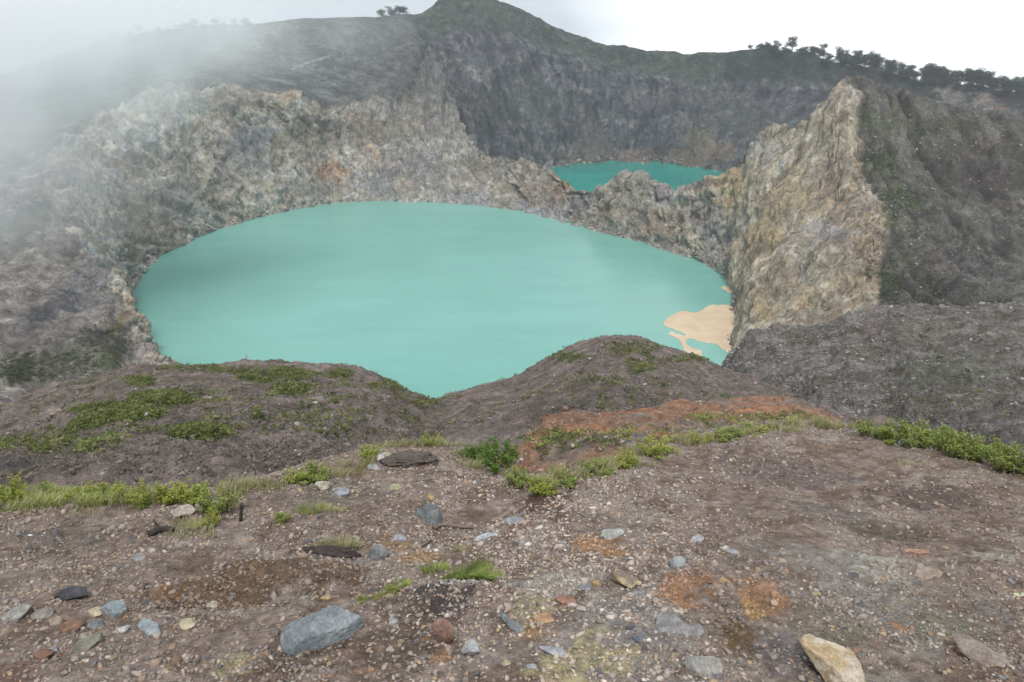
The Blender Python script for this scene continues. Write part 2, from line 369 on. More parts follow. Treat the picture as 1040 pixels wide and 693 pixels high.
o = mesh_np('crater_wall', S.reshape(-1, 3), grid_faces(*S.shape[:2]), cliff, colors=C.reshape(-1, 3)); tag(o, kind='structure')

# ------------------------------------------------------------------ FAR CRATER WALL (behind the second lake) and the skyline ridge
B = []
def far(sh, rim, sky, back=70):
    s = shore(*sh); r = np.array(at(*rim)); k = np.array(at(*sky))
    u = s.copy(); u[1] -= 14; u[2] = LAKE - 10
    m1 = s + (r - s) * .3; m2 = s + (r - s) * .66
    mid = (r + k) / 2
    bk = k + np.array([0, back, -26.]); bk2 = k + np.array([0, back * 3, -90.])
    B.append([u, s, m1, m2, r, mid, k, bk, bk2])
far((440, 184), (400, 60, 880), (350, 20, 960))
far((490, 179), (445, 46, 885), (425, 14, 950))
far((530, 174), (480, 45, 892), (452, -4, 965))
far((552, 171), (520, 50, 892), (488, -5, 970))
far((575, 168), (552, 60, 892), (520, 7, 955))
far((600, 166), (590, 70, 890), (560, 25, 945))
far((630, 165), (630, 80, 888), (600, 41, 938))
far((660, 165), (668, 88, 886), (645, 48, 934))
far((690, 167), (708, 95, 882), (700, 54, 930))
far((715, 170), (752, 95, 872), (760, 51, 925))
far((742, 176), (800, 97, 862), (812, 53, 915))
far((770, 185), (850, 100, 850), (850, 63, 900))
far((800, 195), (905, 106, 835), (900, 74, 880))
far((830, 205), (958, 112, 815), (960, 83, 860))
far((870, 215), (1010, 117, 795), (1010, 90, 840))
far((920, 225), (1070, 122, 775), (1065, 97, 820))
far((1000, 240), (1200, 132, 745), (1200, 108, 790))
far((1080, 250), (1350, 142, 720), (1350, 118, 760))
B = np.array(B)
S, N, D, U, Vv = rough_sheet(B, 34, 24, [(70, 3.5, 'n', 101, (1, 1, 1)), (24, 2.6, 'r', 102, (1, 1, 2)), (8, 1.2, 'r', 103, (1, 1, 1.5)), (3, .7, 'n', 104, (1, 1, 1))],
                             [(34, 6.0, .3, 121), (13, 2.4, .5, 122)])
ampv = np.where(Vv < 4.2, 1, .35)
S = S + N * (D * ampv[None])[..., None]
FAR = S
C = base_rock(S, [(.085, .088, .095), (.15, .15, .15), (.055, .058, .068)], 22, 140)
Gs = np.stack([np.broadcast_to((U / 4)[:, None], S.shape[:2]), np.broadcast_to((Vv * .7)[None], S.shape[:2]), np.zeros(S.shape[:2])], -1)
Gs[..., 0] += 1.0 * fbm(S / 20, 3, 5)
C *= np.clip(1 + .85 * fbm(Gs * np.array([.6, 1, 1]), 4, 161, .6), .3, 2)[..., None]
band = fbm(np.stack([S[..., 0] / 150, S[..., 1] / 150, S[..., 2] / 7], -1), 3, 170)
C *= (1 + .3 * band)[..., None]
smB = smooth(4.3, 4.9, Vv)[None, :, None]
C = C * (1 - smB) + np.where(np.linspace(0, len(B) - 1, S.shape[0])[:, None, None] > 8.6, np.array((.034, .042, .036)), np.array((.075, .088, .070))) * (1 + .45 * fbm(S / 12, 4, 175))[..., None] * smB
C *= 1.25 * (1 + .35 * fbm(S / 5, 4, 176))[..., None]
C = patches(S, C, [
    (600, 155, 30, 10, (.20, .18, .14), .7), (650, 160, 30, 9, (.26, .19, .15), .8), (700, 160, 30, 9, (.24, .19, .13), .7), (712, 140, 20, 20, (.22, .20, .15), .8),
    (695, 118, 10, 8, (.24, .24, .21), .8), (735, 150, 16, 14, (.23, .18, .13), .7), (580, 168, 18, 6, (.26, .2, .16), .7), (600, 130, 20, 18, (.10, .085, .09), .5), (545, 100, 30, 25, (.10, .105, .10), .6),
    (660, 105, 22, 8, (.18, .16, .17), .6), (635, 100, 5, 10, (.25, .24, .25), .6), (720, 95, 50, 7, (.16, .155, .15), .6), (610, 140, 14, 14, (.13, .13, .11), .6), (760, 120, 50, 16, (.12, .125, .12), .6),
    (965, 95, 16, 12, (.25, .23, .20), .8), (1000, 100, 14, 10, (.25, .205, .17), .8), (1025, 110, 14, 8, (.24, .14, .10), .7), (940, 100, 14, 10, (.2, .19, .18), .6), (1015, 98, 10, 14, (.10, .09, .1), .5), (1060, 112, 20, 9, (.2, .16, .14), .6)])
C = np.clip(C, .02, .6)
farm = rock_mat('far_rock', [.12, .5], (1.8, .9), contrast=.42, cracks=[(.1, .5, (1, 1, .4), .6)], speck=[(.3, .67, (.3, .3, .3), .35)])
o = mesh_np('far_crater_wall', S.reshape(-1, 3), grid_faces(*S.shape[:2]), farm, colors=C.reshape(-1, 3)); tag(o, kind='structure')

# ------------------------------------------------------------------ NEAR HILLS
def hill_sheet(name, cols, nu, nv, layers, base, plist, mat, gully=None, streak=None):
    A = np.array([[at(*q[:3]) if len(q) == 3 else q[1:] for q in c] for c in cols], float)
    S, N, D, U, Vv = rough_sheet(A, nu, nv, layers, gully)
    N *= np.sign(N[..., 2:3].mean())
    S = S + N * D[..., None]
    C = base_rock(S, *base)
    C *= (1 + .3 * fbm(S / (base[1] / 12), 4, 66))[..., None]
    C = patches(S, C * np.array((1.5, 1.42, 1.36)), [(a, b_, c, d, tuple(1.3 * v for v in e), f) for a, b_, c, d, e, f in plist], 5, .75)
    C = np.clip(C, .02, .6)
    o = mesh_np(name, S.reshape(-1, 3), grid_faces(*S.shape[:2]), mat, colors=C.reshape(-1, 3)); tag(o, kind='structure')
    return S, C
def hc(px, base, mids, crest):
    cx, cy, cY = crest
    c = at(cx, cy, cY); r = [base] + mids + [crest]
    k = cY
    r.append(('w', c[0] * 1.10, c[1] + .13 * k, c[2] - .11 * k))
    r.append(('w', c[0] * 1.30, c[1] + .45 * k, c[2] - .5 * k))
    r.append(('w', c[0] * 1.5, c[1] + 1.1 * k, c[2] - 1.4 * k))
    return r
hcols = []
def H(px, crest_py, crest_Y, bpy_=None, bY=9.5):
    b = bpy_ or 575
    ys = [bY, bY + (crest_Y - bY) * .10, bY + (crest_Y - bY) * .30, bY + (crest_Y - bY) * .60, crest_Y]
    p0, p1 = b, crest_py
    pys = [p0, p0 + (p1 - p0) * .42, p0 + (p1 - p0) * .68, p0 + (p1 - p0) * .88, p1]
    hcols.append(hc(px, (px, pys[0], ys[0]), [(px, pys[i], ys[i]) for i in (1, 2, 3)], (px, pys[4], ys[4])))
H(-300, 470, 70); H(-150, 445, 78); H(-40, 422, 84); H(0, 411, 86); H(50, 396, 84); H(100, 383, 80); H(145, 373, 78); H(200, 374, 76); H(255, 372, 76); H(300, 372, 75); H(345, 376, 74)
H(385, 388, 76); H(415, 402, 82); H(440, 411, 90, 590); H(465, 402, 92); H(500, 391, 90); H(540, 376, 90); H(575, 358, 88); H(605, 346, 86); H(630, 343, 86); H(660, 348, 86)
H(700, 362, 88); H(735, 376, 88); H(765, 388, 82); H(800, 404, 74); H(835, 418, 62); H(880, 434, 50); H(960, 458, 40); H(1060, 485, 30, 600); H(1300, 510, 25, 620)
hillm = rock_mat('hill_scree', [.55, 2.6, 9.0], (1.3, .85), contrast=.45, speck=[(1.1, .665, (.34, .32, .31), .5), (4.0, .66, (.30, .285, .275), .5)])
hb = ([(.16, .134, .122), (.20, .17, .158), (.12, .106, .088)], 9, 240)
HG = [(115, 418, 45, 11, (.085, .115, .025), .9), (165, 405, 30, 8, (.09, .125, .03), .9), (205, 442, 24, 8, (.095, .125, .03), .9), (90, 430, 24, 8, (.08, .105, .03), .8), (145, 388, 18, 5, (.09, .12, .03), .8),
      (215, 395, 12, 5, (.09, .12, .03), .6), (280, 380, 40, 7, (.10, .12, .045), .8), (295, 395, 20, 6, (.10, .12, .045), .8), (345, 380, 16, 6, (.08, .11, .035), .8), (430, 408, 14, 8, (.085, .11, .03), .7),
      (400, 392, 24, 4, (.07, .10, .03), .7), (230, 375, 40, 3, (.06, .09, .03), .8), (640, 355, 26, 8, (.10, .11, .045), .8), (575, 362, 18, 4, (.07, .10, .03), .7), (650, 372, 12, 8, (.09, .10, .04), .6), (700, 364, 20, 3, (.07, .10, .03), .7),
      (60, 455, 60, 10, (.10, .10, .06), .6), (30, 470, 50, 8, (.075, .07, .065), .7), (150, 470, 80, 8, (.19, .165, .15), .5), (250, 470, 40, 8, (.16, .14, .13), .6), (330, 430, 60, 16, (.13, .12, .115), .4), (260, 420, 25, 6, (.2, .19, .18), .4),
      (600, 400, 80, 22, (.145, .12, .115), .6), (480, 410, 22, 10, (.17, .13, .11), .7), (520, 405, 20, 8, (.10, .085, .075), .6), (480, 440, 30, 12, (.16, .15, .12), .7), (455, 430, 5, 20, (.26, .24, .23), .6), (785, 408, 25, 6, (.14, .14, .09), .6), (540, 435, 28, 10, (.13, .125, .10), .6), (420, 450, 40, 8, (.19, .185, .13), .5)]
HS, HC = hill_sheet('near_hills', hcols, 24, 44, [(16, .7, 'n', 201, (1, 1, 1)), (5, .28, 'n', 202, (1, 1, 1)), (1.6, .17, 'r', 203, (1, 1, .6)), (.7, .09, 'n', 204, (1, 1, 1))],
                hb, HG, hillm, gully=[(10, .32, .45, 221)])
# right hill across the gully
h2 = []
def H2(px, py, Y, bp, bY):
    ys = [bY * .6, bY, bY + (Y - bY) * .35, bY + (Y - bY) * .7, Y]
    pys = [bp + 30, bp, bp + (py - bp) * .45, bp + (py - bp) * .8, py]
    h2.append(hc(px, (px, pys[0], ys[0]), [(px, pys[i], ys[i]) for i in (1, 2, 3)], (px, pys[4], ys[4])))
H2(700, 425, 165, 470, 110); H2(728, 392, 165, 440, 110); H2(738, 371, 165, 425, 105); H2(750, 352, 162, 425, 100); H2(775, 336, 160, 425, 95); H2(810, 330, 156, 435, 85); H2(850, 324, 152, 445, 70)
H2(885, 319, 150, 450, 60); H2(930, 314, 146, 462, 50); H2(985, 310, 142, 478, 42); H2(1045, 308, 140, 495, 36); H2(1120, 306, 138, 510, 30); H2(1300, 300, 135, 540, 25)
RS, RC = hill_sheet('right_hill', h2, 46, 44, [(22, 1.1, 'n', 301, (1, 1, 1)), (7, .6, 'r', 302, (1, 1, 1)), (2.4, .30, 'r', 303, (1, 1, .6)), (1.1, .2, 'n', 304, (1, 1, 1))],
           ([(.145, .135, .128), (.20, .19, .18), (.11, .104, .082)], 10, 340),
           [(790, 365, 35, 18, (.21, .19, .185), .6), (840, 395, 50, 16, (.22, .205, .195), .6), (770, 385, 22, 10, (.10, .095, .11), .7), (900, 345, 60, 12, (.15, .145, .11), .6), (950, 330, 60, 8, (.17, .15, .12), .5),
            (960, 375, 60, 20, (.13, .14, .105), .6), (980, 400, 14, 6, (.09, .11, .045), .7), (1010, 425, 40, 8, (.2, .19, .18), .6), (870, 415, 40, 8, (.23, .22, .21), .6), (880, 330, 30, 6, (.17, .13, .12), .5), (1025, 330, 30, 8, (.2, .18, .15), .5)],
           rock_mat('right_scree', [.4, 1.8, 6.0], (1.4, .95), contrast=.5, speck=[(.9, .65, (.36, .345, .34), .6), (2.6, .65, (.34, .325, .32), .5)]), gully=[(12, .8, .4, 321)])
# rust coloured bank below the path edge
h3 = []
def H3(px, py, Y, bp, bY):
    ys = [bY * .7, bY, bY + (Y - bY) * .3, bY + (Y - bY) * .68, Y]
    pys = [bp + 30, bp, bp + (py - bp) * .4, bp + (py - bp) * .78, py]
    h3.append(hc(px, (px, pys[0], ys[0]), [(px, pys[i], ys[i]) for i in (1, 2, 3)], (px, pys[4], ys[4])))
H3(440, 500, 17, 540, 9); H3(500, 474, 18, 520, 9); H3(535, 452, 20, 505, 9.5); H3(560, 430, 22, 500, 10); H3(590, 421, 24, 490, 10); H3(640, 417, 26, 480, 10); H3(690, 413, 28, 475, 10.5); H3(740, 409, 30, 470, 11)
H3(785, 408, 30, 465, 11); H3(815, 412, 28, 465, 11); H3(838, 428, 26, 470, 11); H3(870, 450, 22, 480, 10); H3(920, 480, 18, 500, 9)
TS, TC = hill_sheet('rust_bank', h3, 40, 40, [(5, .28, 'n', 401, (1, 1, 1)), (1.6, .16, 'r', 402, (1, 1, .7)), (.6, .08, 'n', 403, (1, 1, 1)), (.25, .035, 'n', 404, (1, 1, 1))],
           ([(.21, .13, .09), (.17, .14, .115), (.25, .135, .08)], 3.2, 440),
           [(620, 418, 60, 6, (.29, .14, .08), .9), (545, 440, 30, 12, (.32, .145, .095), .9), (760, 412, 60, 8, (.30, .155, .085), .9), (662, 436, 16, 6, (.34, .20, .09), .9), (645, 442, 20, 9, (.19, .17, .17), .8), (610, 440, 26, 10, (.13, .12, .11), .7),
            (760, 425, 30, 7, (.13, .12, .09), .6), (715, 425, 12, 6, (.10, .12, .04), .7), (800, 420, 16, 6, (.2, .1, .07), .7), (585, 450, 24, 8, (.12, .11, .09), .6)],
           rock_mat('bank_soil', [2.5, 11], (1.2, .8), contrast=.45, speck=[(6, .66, (.3, .27, .25), .5)]))

# ------------------------------------------------------------------ LAKES
def water(name, col, pts, rough, edge):
    me = bpy.data.meshes.new(name); me.from_pydata([(x, y, LAKE) for x, y in pts], [], [list(range(len(pts)))]); me.update()
    m, nt, b = new_mat(name + '_water')
    n = mapped_noise(nt, .006, 3, .5, (1, 1.8, 1)); n2 = mapped_noise(nt, .03, 4, .6, (1, 2.5, 1))
    v = ramp_val(nt, n.outputs['Fac'], .35, .65); c = mixc(nt, 'MIX', v, edge, col)
    v2 = ramp_val(nt, n2.outputs['Fac'], .3, .7, .95, 1.05)
    cc = nt.nodes.new('ShaderNodeCombineColor'); [nt.links.new(v2, cc.inputs[k]) for k in range(3)]
    c = mixc(nt, 'MULTIPLY', 1., c, cc.outputs[0])
    nt.links.new(c, b.inputs['Base Color']); b.inputs['Roughness'].default_value = rough; b.inputs['IOR'].default_value = 1.33; b.inputs['Specular IOR Level'].default_value = .32
    n3 = mapped_noise(nt, .9, 4, .6); bp = nt.nodes.new('ShaderNodeBump'); bp.inputs['Strength'].default_value = .12; bp.inputs['Distance'].default_value = .3
    nt.links.new(n3.outputs['Fac'], bp.inputs['Height']); nt.links.new(bp.outputs[0], b.inputs['Normal'])
    me.materials.append(m); o = bpy.data.objects.new(name, me); COL.objects.link(o); tag(o, kind='structure'); return o
sh = W[:, 4]                                   # crests in plan bound the basin: water runs under the wall
ring = [tuple((W[i, 1] * .8 + W[i, 4] * .2)[:2]) for i in range(len(W))]
water('lake', (.165, .385, .325), ring + [(60, 150), (0, 120), (-60, 130)], .22, (.152, .365, .305))
s2 = [tuple((B[i, 1] + (0, 12, 0))[:2]) for i in range(1, 16)][::-1]
water('far_lake', (.006, .25, .195), s2 + [(-40, 740), (10, 640), (40, 545), (90, 515), (140, 480), (170, 470), (260, 520)], .16, (.0, .17, .145))
# floating film of tan sediment on the near lake
film = [(674, 327), (678, 323.5), (682, 320.4), (687, 317.6), (692, 316), (700, 316.6), (707.6, 317.3), (711, 316), (715, 313.8), (719, 311.3), (723.5, 309.6), (733, 310), (744, 310.4), (752, 314), (756, 335), (752, 358), (743, 359.5), (738.5, 357.6), (733, 353.5), (729, 350.2),
        (723, 348.6), (717.7, 348), (712, 346.4), (707, 345), (701, 344.2), (695.6, 345.2), (698, 350), (702, 353.4), (707, 354.8), (711.5, 356), (713, 359), (711.5, 362.5), (707.6, 365), (702, 362.4), (697.5, 359), (694.6, 355), (692.5, 350.7), (690, 346.5), (687, 343.4), (682, 341), (678.6, 339), (681, 336.6), (685, 337.4), (689, 339.5), (694, 341), (697, 340), (690, 336.8), (683, 334), (677, 331)]
fp = [at_z(px, py, LAKE + .12) for px, py in film]
def jag(pts, seed, amp=.5, n=5):
    P = catmull(np.array(pts + pts[:1]), n)[:-1]
    P[:, :2] += np.stack([fbm(P / 2.5, 3, seed), fbm(P / 2.5 + 9, 3, seed)], -1) * amp
    return P
def film_mesh(pts, name, col):
    P = jag(pts, 31, .9, 9); me = bpy.data.meshes.new(name)
    n = len(P); vs = [tuple(p) for p in P] + [(p[0], p[1], LAKE - .1) for p in P]
    me.from_pydata(vs, [], [list(range(n))] + [[i, (i + 1) % n, n + (i + 1) % n, n + i] for i in range(n)]); me.update()
    m, nt, b = new_mat(name + '_tan'); nn = mapped_noise(nt, .12, 5, .6, (1, 1, 1))
    c = mixc(nt, 'MIX', ramp_val(nt, nn.outputs['Fac'], .35, .65), (.52, .39, .24), (.62, .49, .34)); nt.links.new(c, b.inputs['Base Color'])
    b.inputs['Roughness'].default_value = .5; me.materials.append(m)
    o = bpy.data.objects.new(name, me); COL.objects.link(o); return tag(o, kind='structure')
film_mesh(fp, 'sediment_film', None)
film_mesh([at_z(*q, LAKE + .12) for q in [(732, 291), (736, 290.6), (741, 292.5), (746, 293.5), (746, 297), (739, 296.5), (735, 294)]], 'sediment_film', None)

# ------------------------------------------------------------------ FOREGROUND GROUND
SL = .25
edge = [(-260, 540), (-60, 522), (0, 514), (60, 508), (130, 506), (200, 505), (235, 500), (270, 490), (310, 478), (350, 468), (390, 456), (440, 452), (468, 452), (490, 462), (515, 480), (545, 490), (580, 484), (620, 470), (660, 456), (700, 446), (750, 436), (800, 431), (840, 429), (870, 436), (905, 449), (950, 458), (1000, 470), (1040, 480), (1120, 492), (1300, 510)]
et, eY = [], []
for px, py in edge:
    d = ray(px, py); et.append(d[0] / d[1]); eY.append(CAMZ / (-d[2] / d[1] - SL) )
et, eY = np.array(et), np.array(eY)
mounds = []  # x, y, rx, ry, h
def plane_at(px, py):
    d = ray(px, py); Y = CAMZ / (-d[2] / d[1] - SL); return d[0] / d[1] * Y, Y
for (px, py, rx, ry, h) in [(458, 612, .24, .16, .12), (330, 575, .30, .10, .04), (190, 600, .34, .16, -.045), (290, 590, .30, .14, -.04), (415, 470, .35, .2, .07), (485, 500, .22, .9, -.06), (180, 525, .25, .12, .05),
                            (560, 500, .5, .25, .03), (690, 600, .6, .3, .04), (900, 500, .9, .6, -.05), (330, 640, .22, .14, .03), (640, 640, .4, .2, .03), (940, 585, .5, .2, .03), (770, 560, .7, .4, .035), (60, 560, .6, .3, -.03)]:
    x, y = plane_at(px, py); mounds.append((x, y, rx, ry, h))
def gz(x, y, fine=True):
    x = np.asarray(x, float); y = np.asarray(y, float)
    yy = np.maximum(y, .6); t = x / yy
    Ye = np.interp(t, et, eY)
    s = np.maximum(y - Ye, 0)
    z = -SL * y - .9 * s * s / (s + .6)
    P = np.stack([x, y, 0 * x], -1)
    z = z + .035 * fbm(P / .9, 3, 501) + .05 * pn(P / 2.2, 500)
    for (mx, my, rx, ry, h) in mounds:
        q = ((x - mx) / rx) ** 2 + ((y - my) / ry) ** 2
        z = z + h * np.exp(-q)
    if fine:
        z = z + .012 * fbm(P / .16, 3, 510) + .0035 * fbm(P / .035, 2, 520, .6, True)
    return z
def hit(px, py):
    """where the sight line of a pixel meets the ground"""
    d = np.array(ray(px, py)); o0 = np.array([0, 0, CAMZ]); lo, hi = 1.0, 40.0
    ts = np.linspace(1.2, 14, 700); Q = o0 + ts[:, None] * d
    below = Q[:, 2] < gz(Q[:, 0], Q[:, 1])
    k = int(np.argmax(below)) if below.any() else 699
    return Q[k]
ys = np.concatenate([np.linspace(-5, 1.3, 40, endpoint=False), 1.3 + (np.linspace(0, 1, 620) ** 1.25) * 11.7])
us = np.concatenate([np.linspace(-2.8, -1.16, 90), np.linspace(-1.15, 1.15, 860), np.linspace(1.16, 2.8, 90)])
Yg = ys[None] + 0 * us[:, None]; Xg = us[:, None] * (np.maximum(ys, 1.2) * .78 + .5)[None]
Zg = gz(Xg, Yg)
G = np.stack([Xg, Yg, Zg], -1)
C = base_rock(G, [(.23, .176, .142), (.285, .23, .192), (.165, .113, .08)], .55, 540)
C *= (1 + .35 * fbm(G / .05, 3, 560))[..., None]
rust = (.33, .18, .095); dbr = (.105, .072, .045); yel = (.36, .31, .18); gry = (.20, .19, .185)
C = patches(G, C, [(900, 620, 140, 50, (.27, .245, .215), .55), (640, 640, 110, 40, (.28, .26, .24), .5), (820, 560, 120, 14, (.255, .225, .20), .5), (190, 608, 60, 18, dbr, .9), (250, 590, 80, 16, (.14, .09, .055), .8), (170, 605, 30, 8, (.17, .09, .04), .7), (330, 575, 60, 14, (.14, .095, .065), .8), (300, 660, 60, 20, (.12, .09, .068), .7), (420, 640, 60, 40, (.13, .095, .075), .8),
    (455, 605, 34, 16, (.085, .07, .065), .85), (480, 500, 18, 40, (.16, .11, .085), .8), (550, 505, 40, 18, (.12, .08, .06), .8), (525, 535, 30, 8, (.19, .11, .08), .7), (605, 552, 34, 11, rust, .65), (625, 558, 18, 7, (.34, .19, .08), .9), (700, 590, 34, 12, rust, .65), (680, 600, 30, 5, rust, .8),
    (772, 600, 34, 14, rust, .6), (765, 615, 16, 7, (.33, .20, .08), .7), (748, 645, 26, 18, (.13, .085, .045), .85), (540, 640, 16, 8, (.28, .17, .10), .8), (575, 612, 14, 7, (.26, .14, .10), .7), (545, 615, 35, 25, yel, .5), (600, 675, 80, 24, yel, .8), (700, 625, 40, 10, (.22, .17, .10), .4),
    (450, 665, 16, 10, (.28, .16, .07), .7), (432, 645, 8, 5, (.28, .16, .08), .7), (240, 670, 26, 9, yel, .7), (425, 562, 30, 8, (.30, .20, .11), .8), (405, 548, 24, 7, (.28, .18, .10), .7), (400, 575, 24, 12, (.24, .20, .15), .6), (560, 590, 60, 22, (.36, .33, .28), .65), (640, 620, 60, 20, (.25, .235, .225), .5),
    (890, 572, 44, 10, (.36, .33, .28), .9), (870, 565, 18, 7, (.27, .25, .21), .8), (940, 580, 26, 7, (.24, .19, .15), .8), (930, 560, 14, 5, (.30, .17, .12), .8), (920, 635, 16, 6, rust, .8), (850, 640, 60, 20, (.20, .175, .125), .6), (950, 630, 50, 26, (.21, .19, .13), .6), (1005, 560, 30, 10, (.33, .30, .26), .7), (910, 540, 60, 14, (.14, .11, .085), .8),
    (940, 500, 70, 20, (.13, .095, .08), .7), (850, 520, 60, 20, (.155, .13, .11), .6), (800, 660, 40, 20, (.15, .14, .14), .6), (980, 660, 20, 12, (.27, .15, .07), .6), (60, 545, 60, 16, (.14, .12, .105), .5), (790, 480, 80, 14, (.14, .11, .10), .5), (20, 680, 40, 12, (.16, .085, .06), .6), (150, 500, 60, 8, (.11, .09, .07), .6), (340, 500, 60, 14, (.17, .15, .12), .5)], 9, .7)
C = np.clip(C, .02, .6)
gm = rock_mat('gravelly_soil', [14, 55, 190], (1.0, .75), contrast=.45, speck=[(75, .64, (.33, .30, .28), .6), (42, .68, (.40, .38, .36), .6), (120, .655, (.06, .05, .045), .6)])
o = mesh_np('ground', G.reshape(-1, 3), grid_faces(*G.shape[:2]), gm, colors=C.reshape(-1, 3)); tag(o, kind='structure')
def ground_col(x, y):
    j = np.clip(np.searchsorted(ys, y), 0, len(ys) - 1); w = np.maximum(ys[j], 1.2) * .78 + .5
    i = np.clip(np.searchsorted(us, x / w), 0, len(us) - 1)
    return C[i, j]

# ------------------------------------------------------------------ gravel (countless): one mesh
import bmesh
def ico(sub):
    bm = bmesh.new(); bmesh.ops.create_icosphere(bm, subdivisions=sub, radius=1); bm.verts.ensure_lookup_table()
    V = np.array([v.co[:] for v in bm.verts]); Fc = np.array([[v.index for v in f.verts] for f in bm.faces]); bm.free(); return V, Fc
I1 = ico(1)
def rotmats(n, tilt=.5):
    a = RNG.uniform(0, 2 * np.pi, n); b = RNG.normal(0, tilt, n); c = RNG.normal(0, tilt, n)
    ca, sa, cb, sb, cc, sc_ = np.cos(a), np.sin(a), np.cos(b), np.sin(b), np.cos(c), np.sin(c)
    Z = np.zeros((n, 3, 3)); Z[:, 0, 0] = ca; Z[:, 0, 1] = -sa; Z[:, 1, 0] = sa; Z[:, 1, 1] = ca; Z[:, 2, 2] = 1
    X = np.zeros((n, 3, 3)); X[:, 0, 0] = 1; X[:, 1, 1] = cb; X[:, 1, 2] = -sb; X[:, 2, 1] = sb; X[:, 2, 2] = cb
    Yy = np.zeros((n, 3, 3)); Yy[:, 1, 1] = 1; Yy[:, 0, 0] = cc; Yy[:, 0, 2] = sc_; Yy[:, 2, 0] = -sc_; Yy[:, 2, 2] = cc
    return X @ Yy @ Z
def pebbles(n, smin, smax, power, seed):
    r = np.random.default_rng(seed)
    Y = 1.5 + r.uniform(0, 1, n * 2) ** .72 * 6.6; X = r.uniform(-1, 1, n * 2) * (Y * .72 + .4)
    P2 = np.stack([X, Y, 0 * X], -1)
    dens = .58 + .95 * fbm(P2 / .45, 4, 601) + .3 * pn(P2 / .12, 605)
    bare = smooth(.12, .3, X / Y) * smooth(3.0, 3.6, Y) * (1 - smooth(5.4, 6.2, Y)); dens = dens * (1 - .62 * bare) + .25 * (1 - smooth(.15, .3, np.abs(X / Y - .06))) * (1 - smooth(3.6, 4.4, Y))
    keep = (r.uniform(0, 1, n * 2) < dens) & (Y < np.interp(X / Y, et, eY) + .5)
    X, Y = X[keep][:n], Y[keep][:n]; n = len(X)
    s = smin * (smax / smin) ** (r.uniform(0, 1, n) ** power)
    V, Fc = I1
    nv = len(V)
    VV = V[None] * (1 + .28 * r.normal(size=(n, nv, 1)).clip(-1.5, 1.5))
    VV = VV * (s[:, None] * np.stack([r.uniform(.8, 1.35, n), r.uniform(.55, 1, n), r.uniform(.3, .7, n)], -1))[:, None]
    VV = np.einsum('nij,nvj->nvi', rotmats(n, .35), VV)
    VV += np.stack([X, Y, gz(X, Y) + s * .12], -1)[:, None]
    pal = np.array([(.19, .17, .165), (.24, .215, .205), (.14, .125, .12), (.29, .255, .23), (.38, .35, .32), (.21, .155, .12), (.30, .235, .15), (.17, .175, .185), (.10, .09, .085), (.44, .42, .39), (.25, .15, .10)])
    w = np.array([.18, .19, .15, .16, .09, .09, .05, .07, .06, .012, .03]); w /= w.sum()
    c = pal[r.choice(len(pal), n, p=w)] * r.uniform(.8, 1.2, (n, 1))
    pl = ((1 - smooth(.1, .28, np.abs(X / Y - .08))) * (1 - smooth(4.4, 5.4, Y)))[:, None]; c = c * (1 + .35 * pl)
    gc_ = ground_col(X, Y); sat = np.clip((gc_[:, 0] / gc_[:, 2] - 1.9) * 1.2, 0, 1)[:, None] * .5
    c = c * (.9 - sat) + gc_ * (.3 + sat)
    cv = np.repeat(c * np.array((1.03, .99, .93)), nv, 0)
    Fa = (Fc[None] + (np.arange(n) * nv)[:, None, None]).reshape(-1, 3)
    return VV.reshape(-1, 3), Fa, cv
pm = rock_mat('gravel_stone', [60], (.8, .5), contrast=.25, rough=.9)
a = pebbles(78000, .0032, .014, 1.5, 1)
b = pebbles(6500, .009, .025, 2.2, 2)
Vp = np.concatenate([a[0], b[0]]); Fp = np.concatenate([a[1], b[1] + len(a[0])]); Cp = np.concatenate([a[2], b[2]])
o = mesh_np('gravel', Vp, Fp, pm, colors=Cp, smooth_=False); tag(o, kind='stuff')

# ------------------------------------------------------------------ rocks
def rock_shape(seed, dims, sub=5, cuts=12, keep=.72, nz=.05):
    r = np.random.default_rng(seed); V, Fc = ico(sub); V = V.copy()
    for _ in range(cuts):
        n = r.normal(size=3); n /= np.linalg.norm(n); d = r.uniform(keep - .22, keep + .06)
        V -= n * np.maximum(V @ n - d, 0)[:, None]
    V += V * (nz * fbm(V * 1.8 + seed, 4, seed))[:, None] + V * (.03 * fbm(V * 7 + seed, 3, seed + 1))[:, None]
    V /= np.abs(V).max(0); return V * np.array(dims) / 2, Fc
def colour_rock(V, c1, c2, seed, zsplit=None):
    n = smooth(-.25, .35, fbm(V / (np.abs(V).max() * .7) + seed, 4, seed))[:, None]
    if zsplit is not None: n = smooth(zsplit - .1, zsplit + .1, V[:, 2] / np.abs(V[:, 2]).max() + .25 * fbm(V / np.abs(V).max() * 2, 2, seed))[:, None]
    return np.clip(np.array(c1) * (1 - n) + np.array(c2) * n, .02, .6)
stone_m = rock_mat('stone_surface', [22, 90], (.6, .5), contrast=.3, rough=.9, speck=[(60, .68, (.4, .4, .39), .35)])
from mathutils import Euler
CLEAR = []
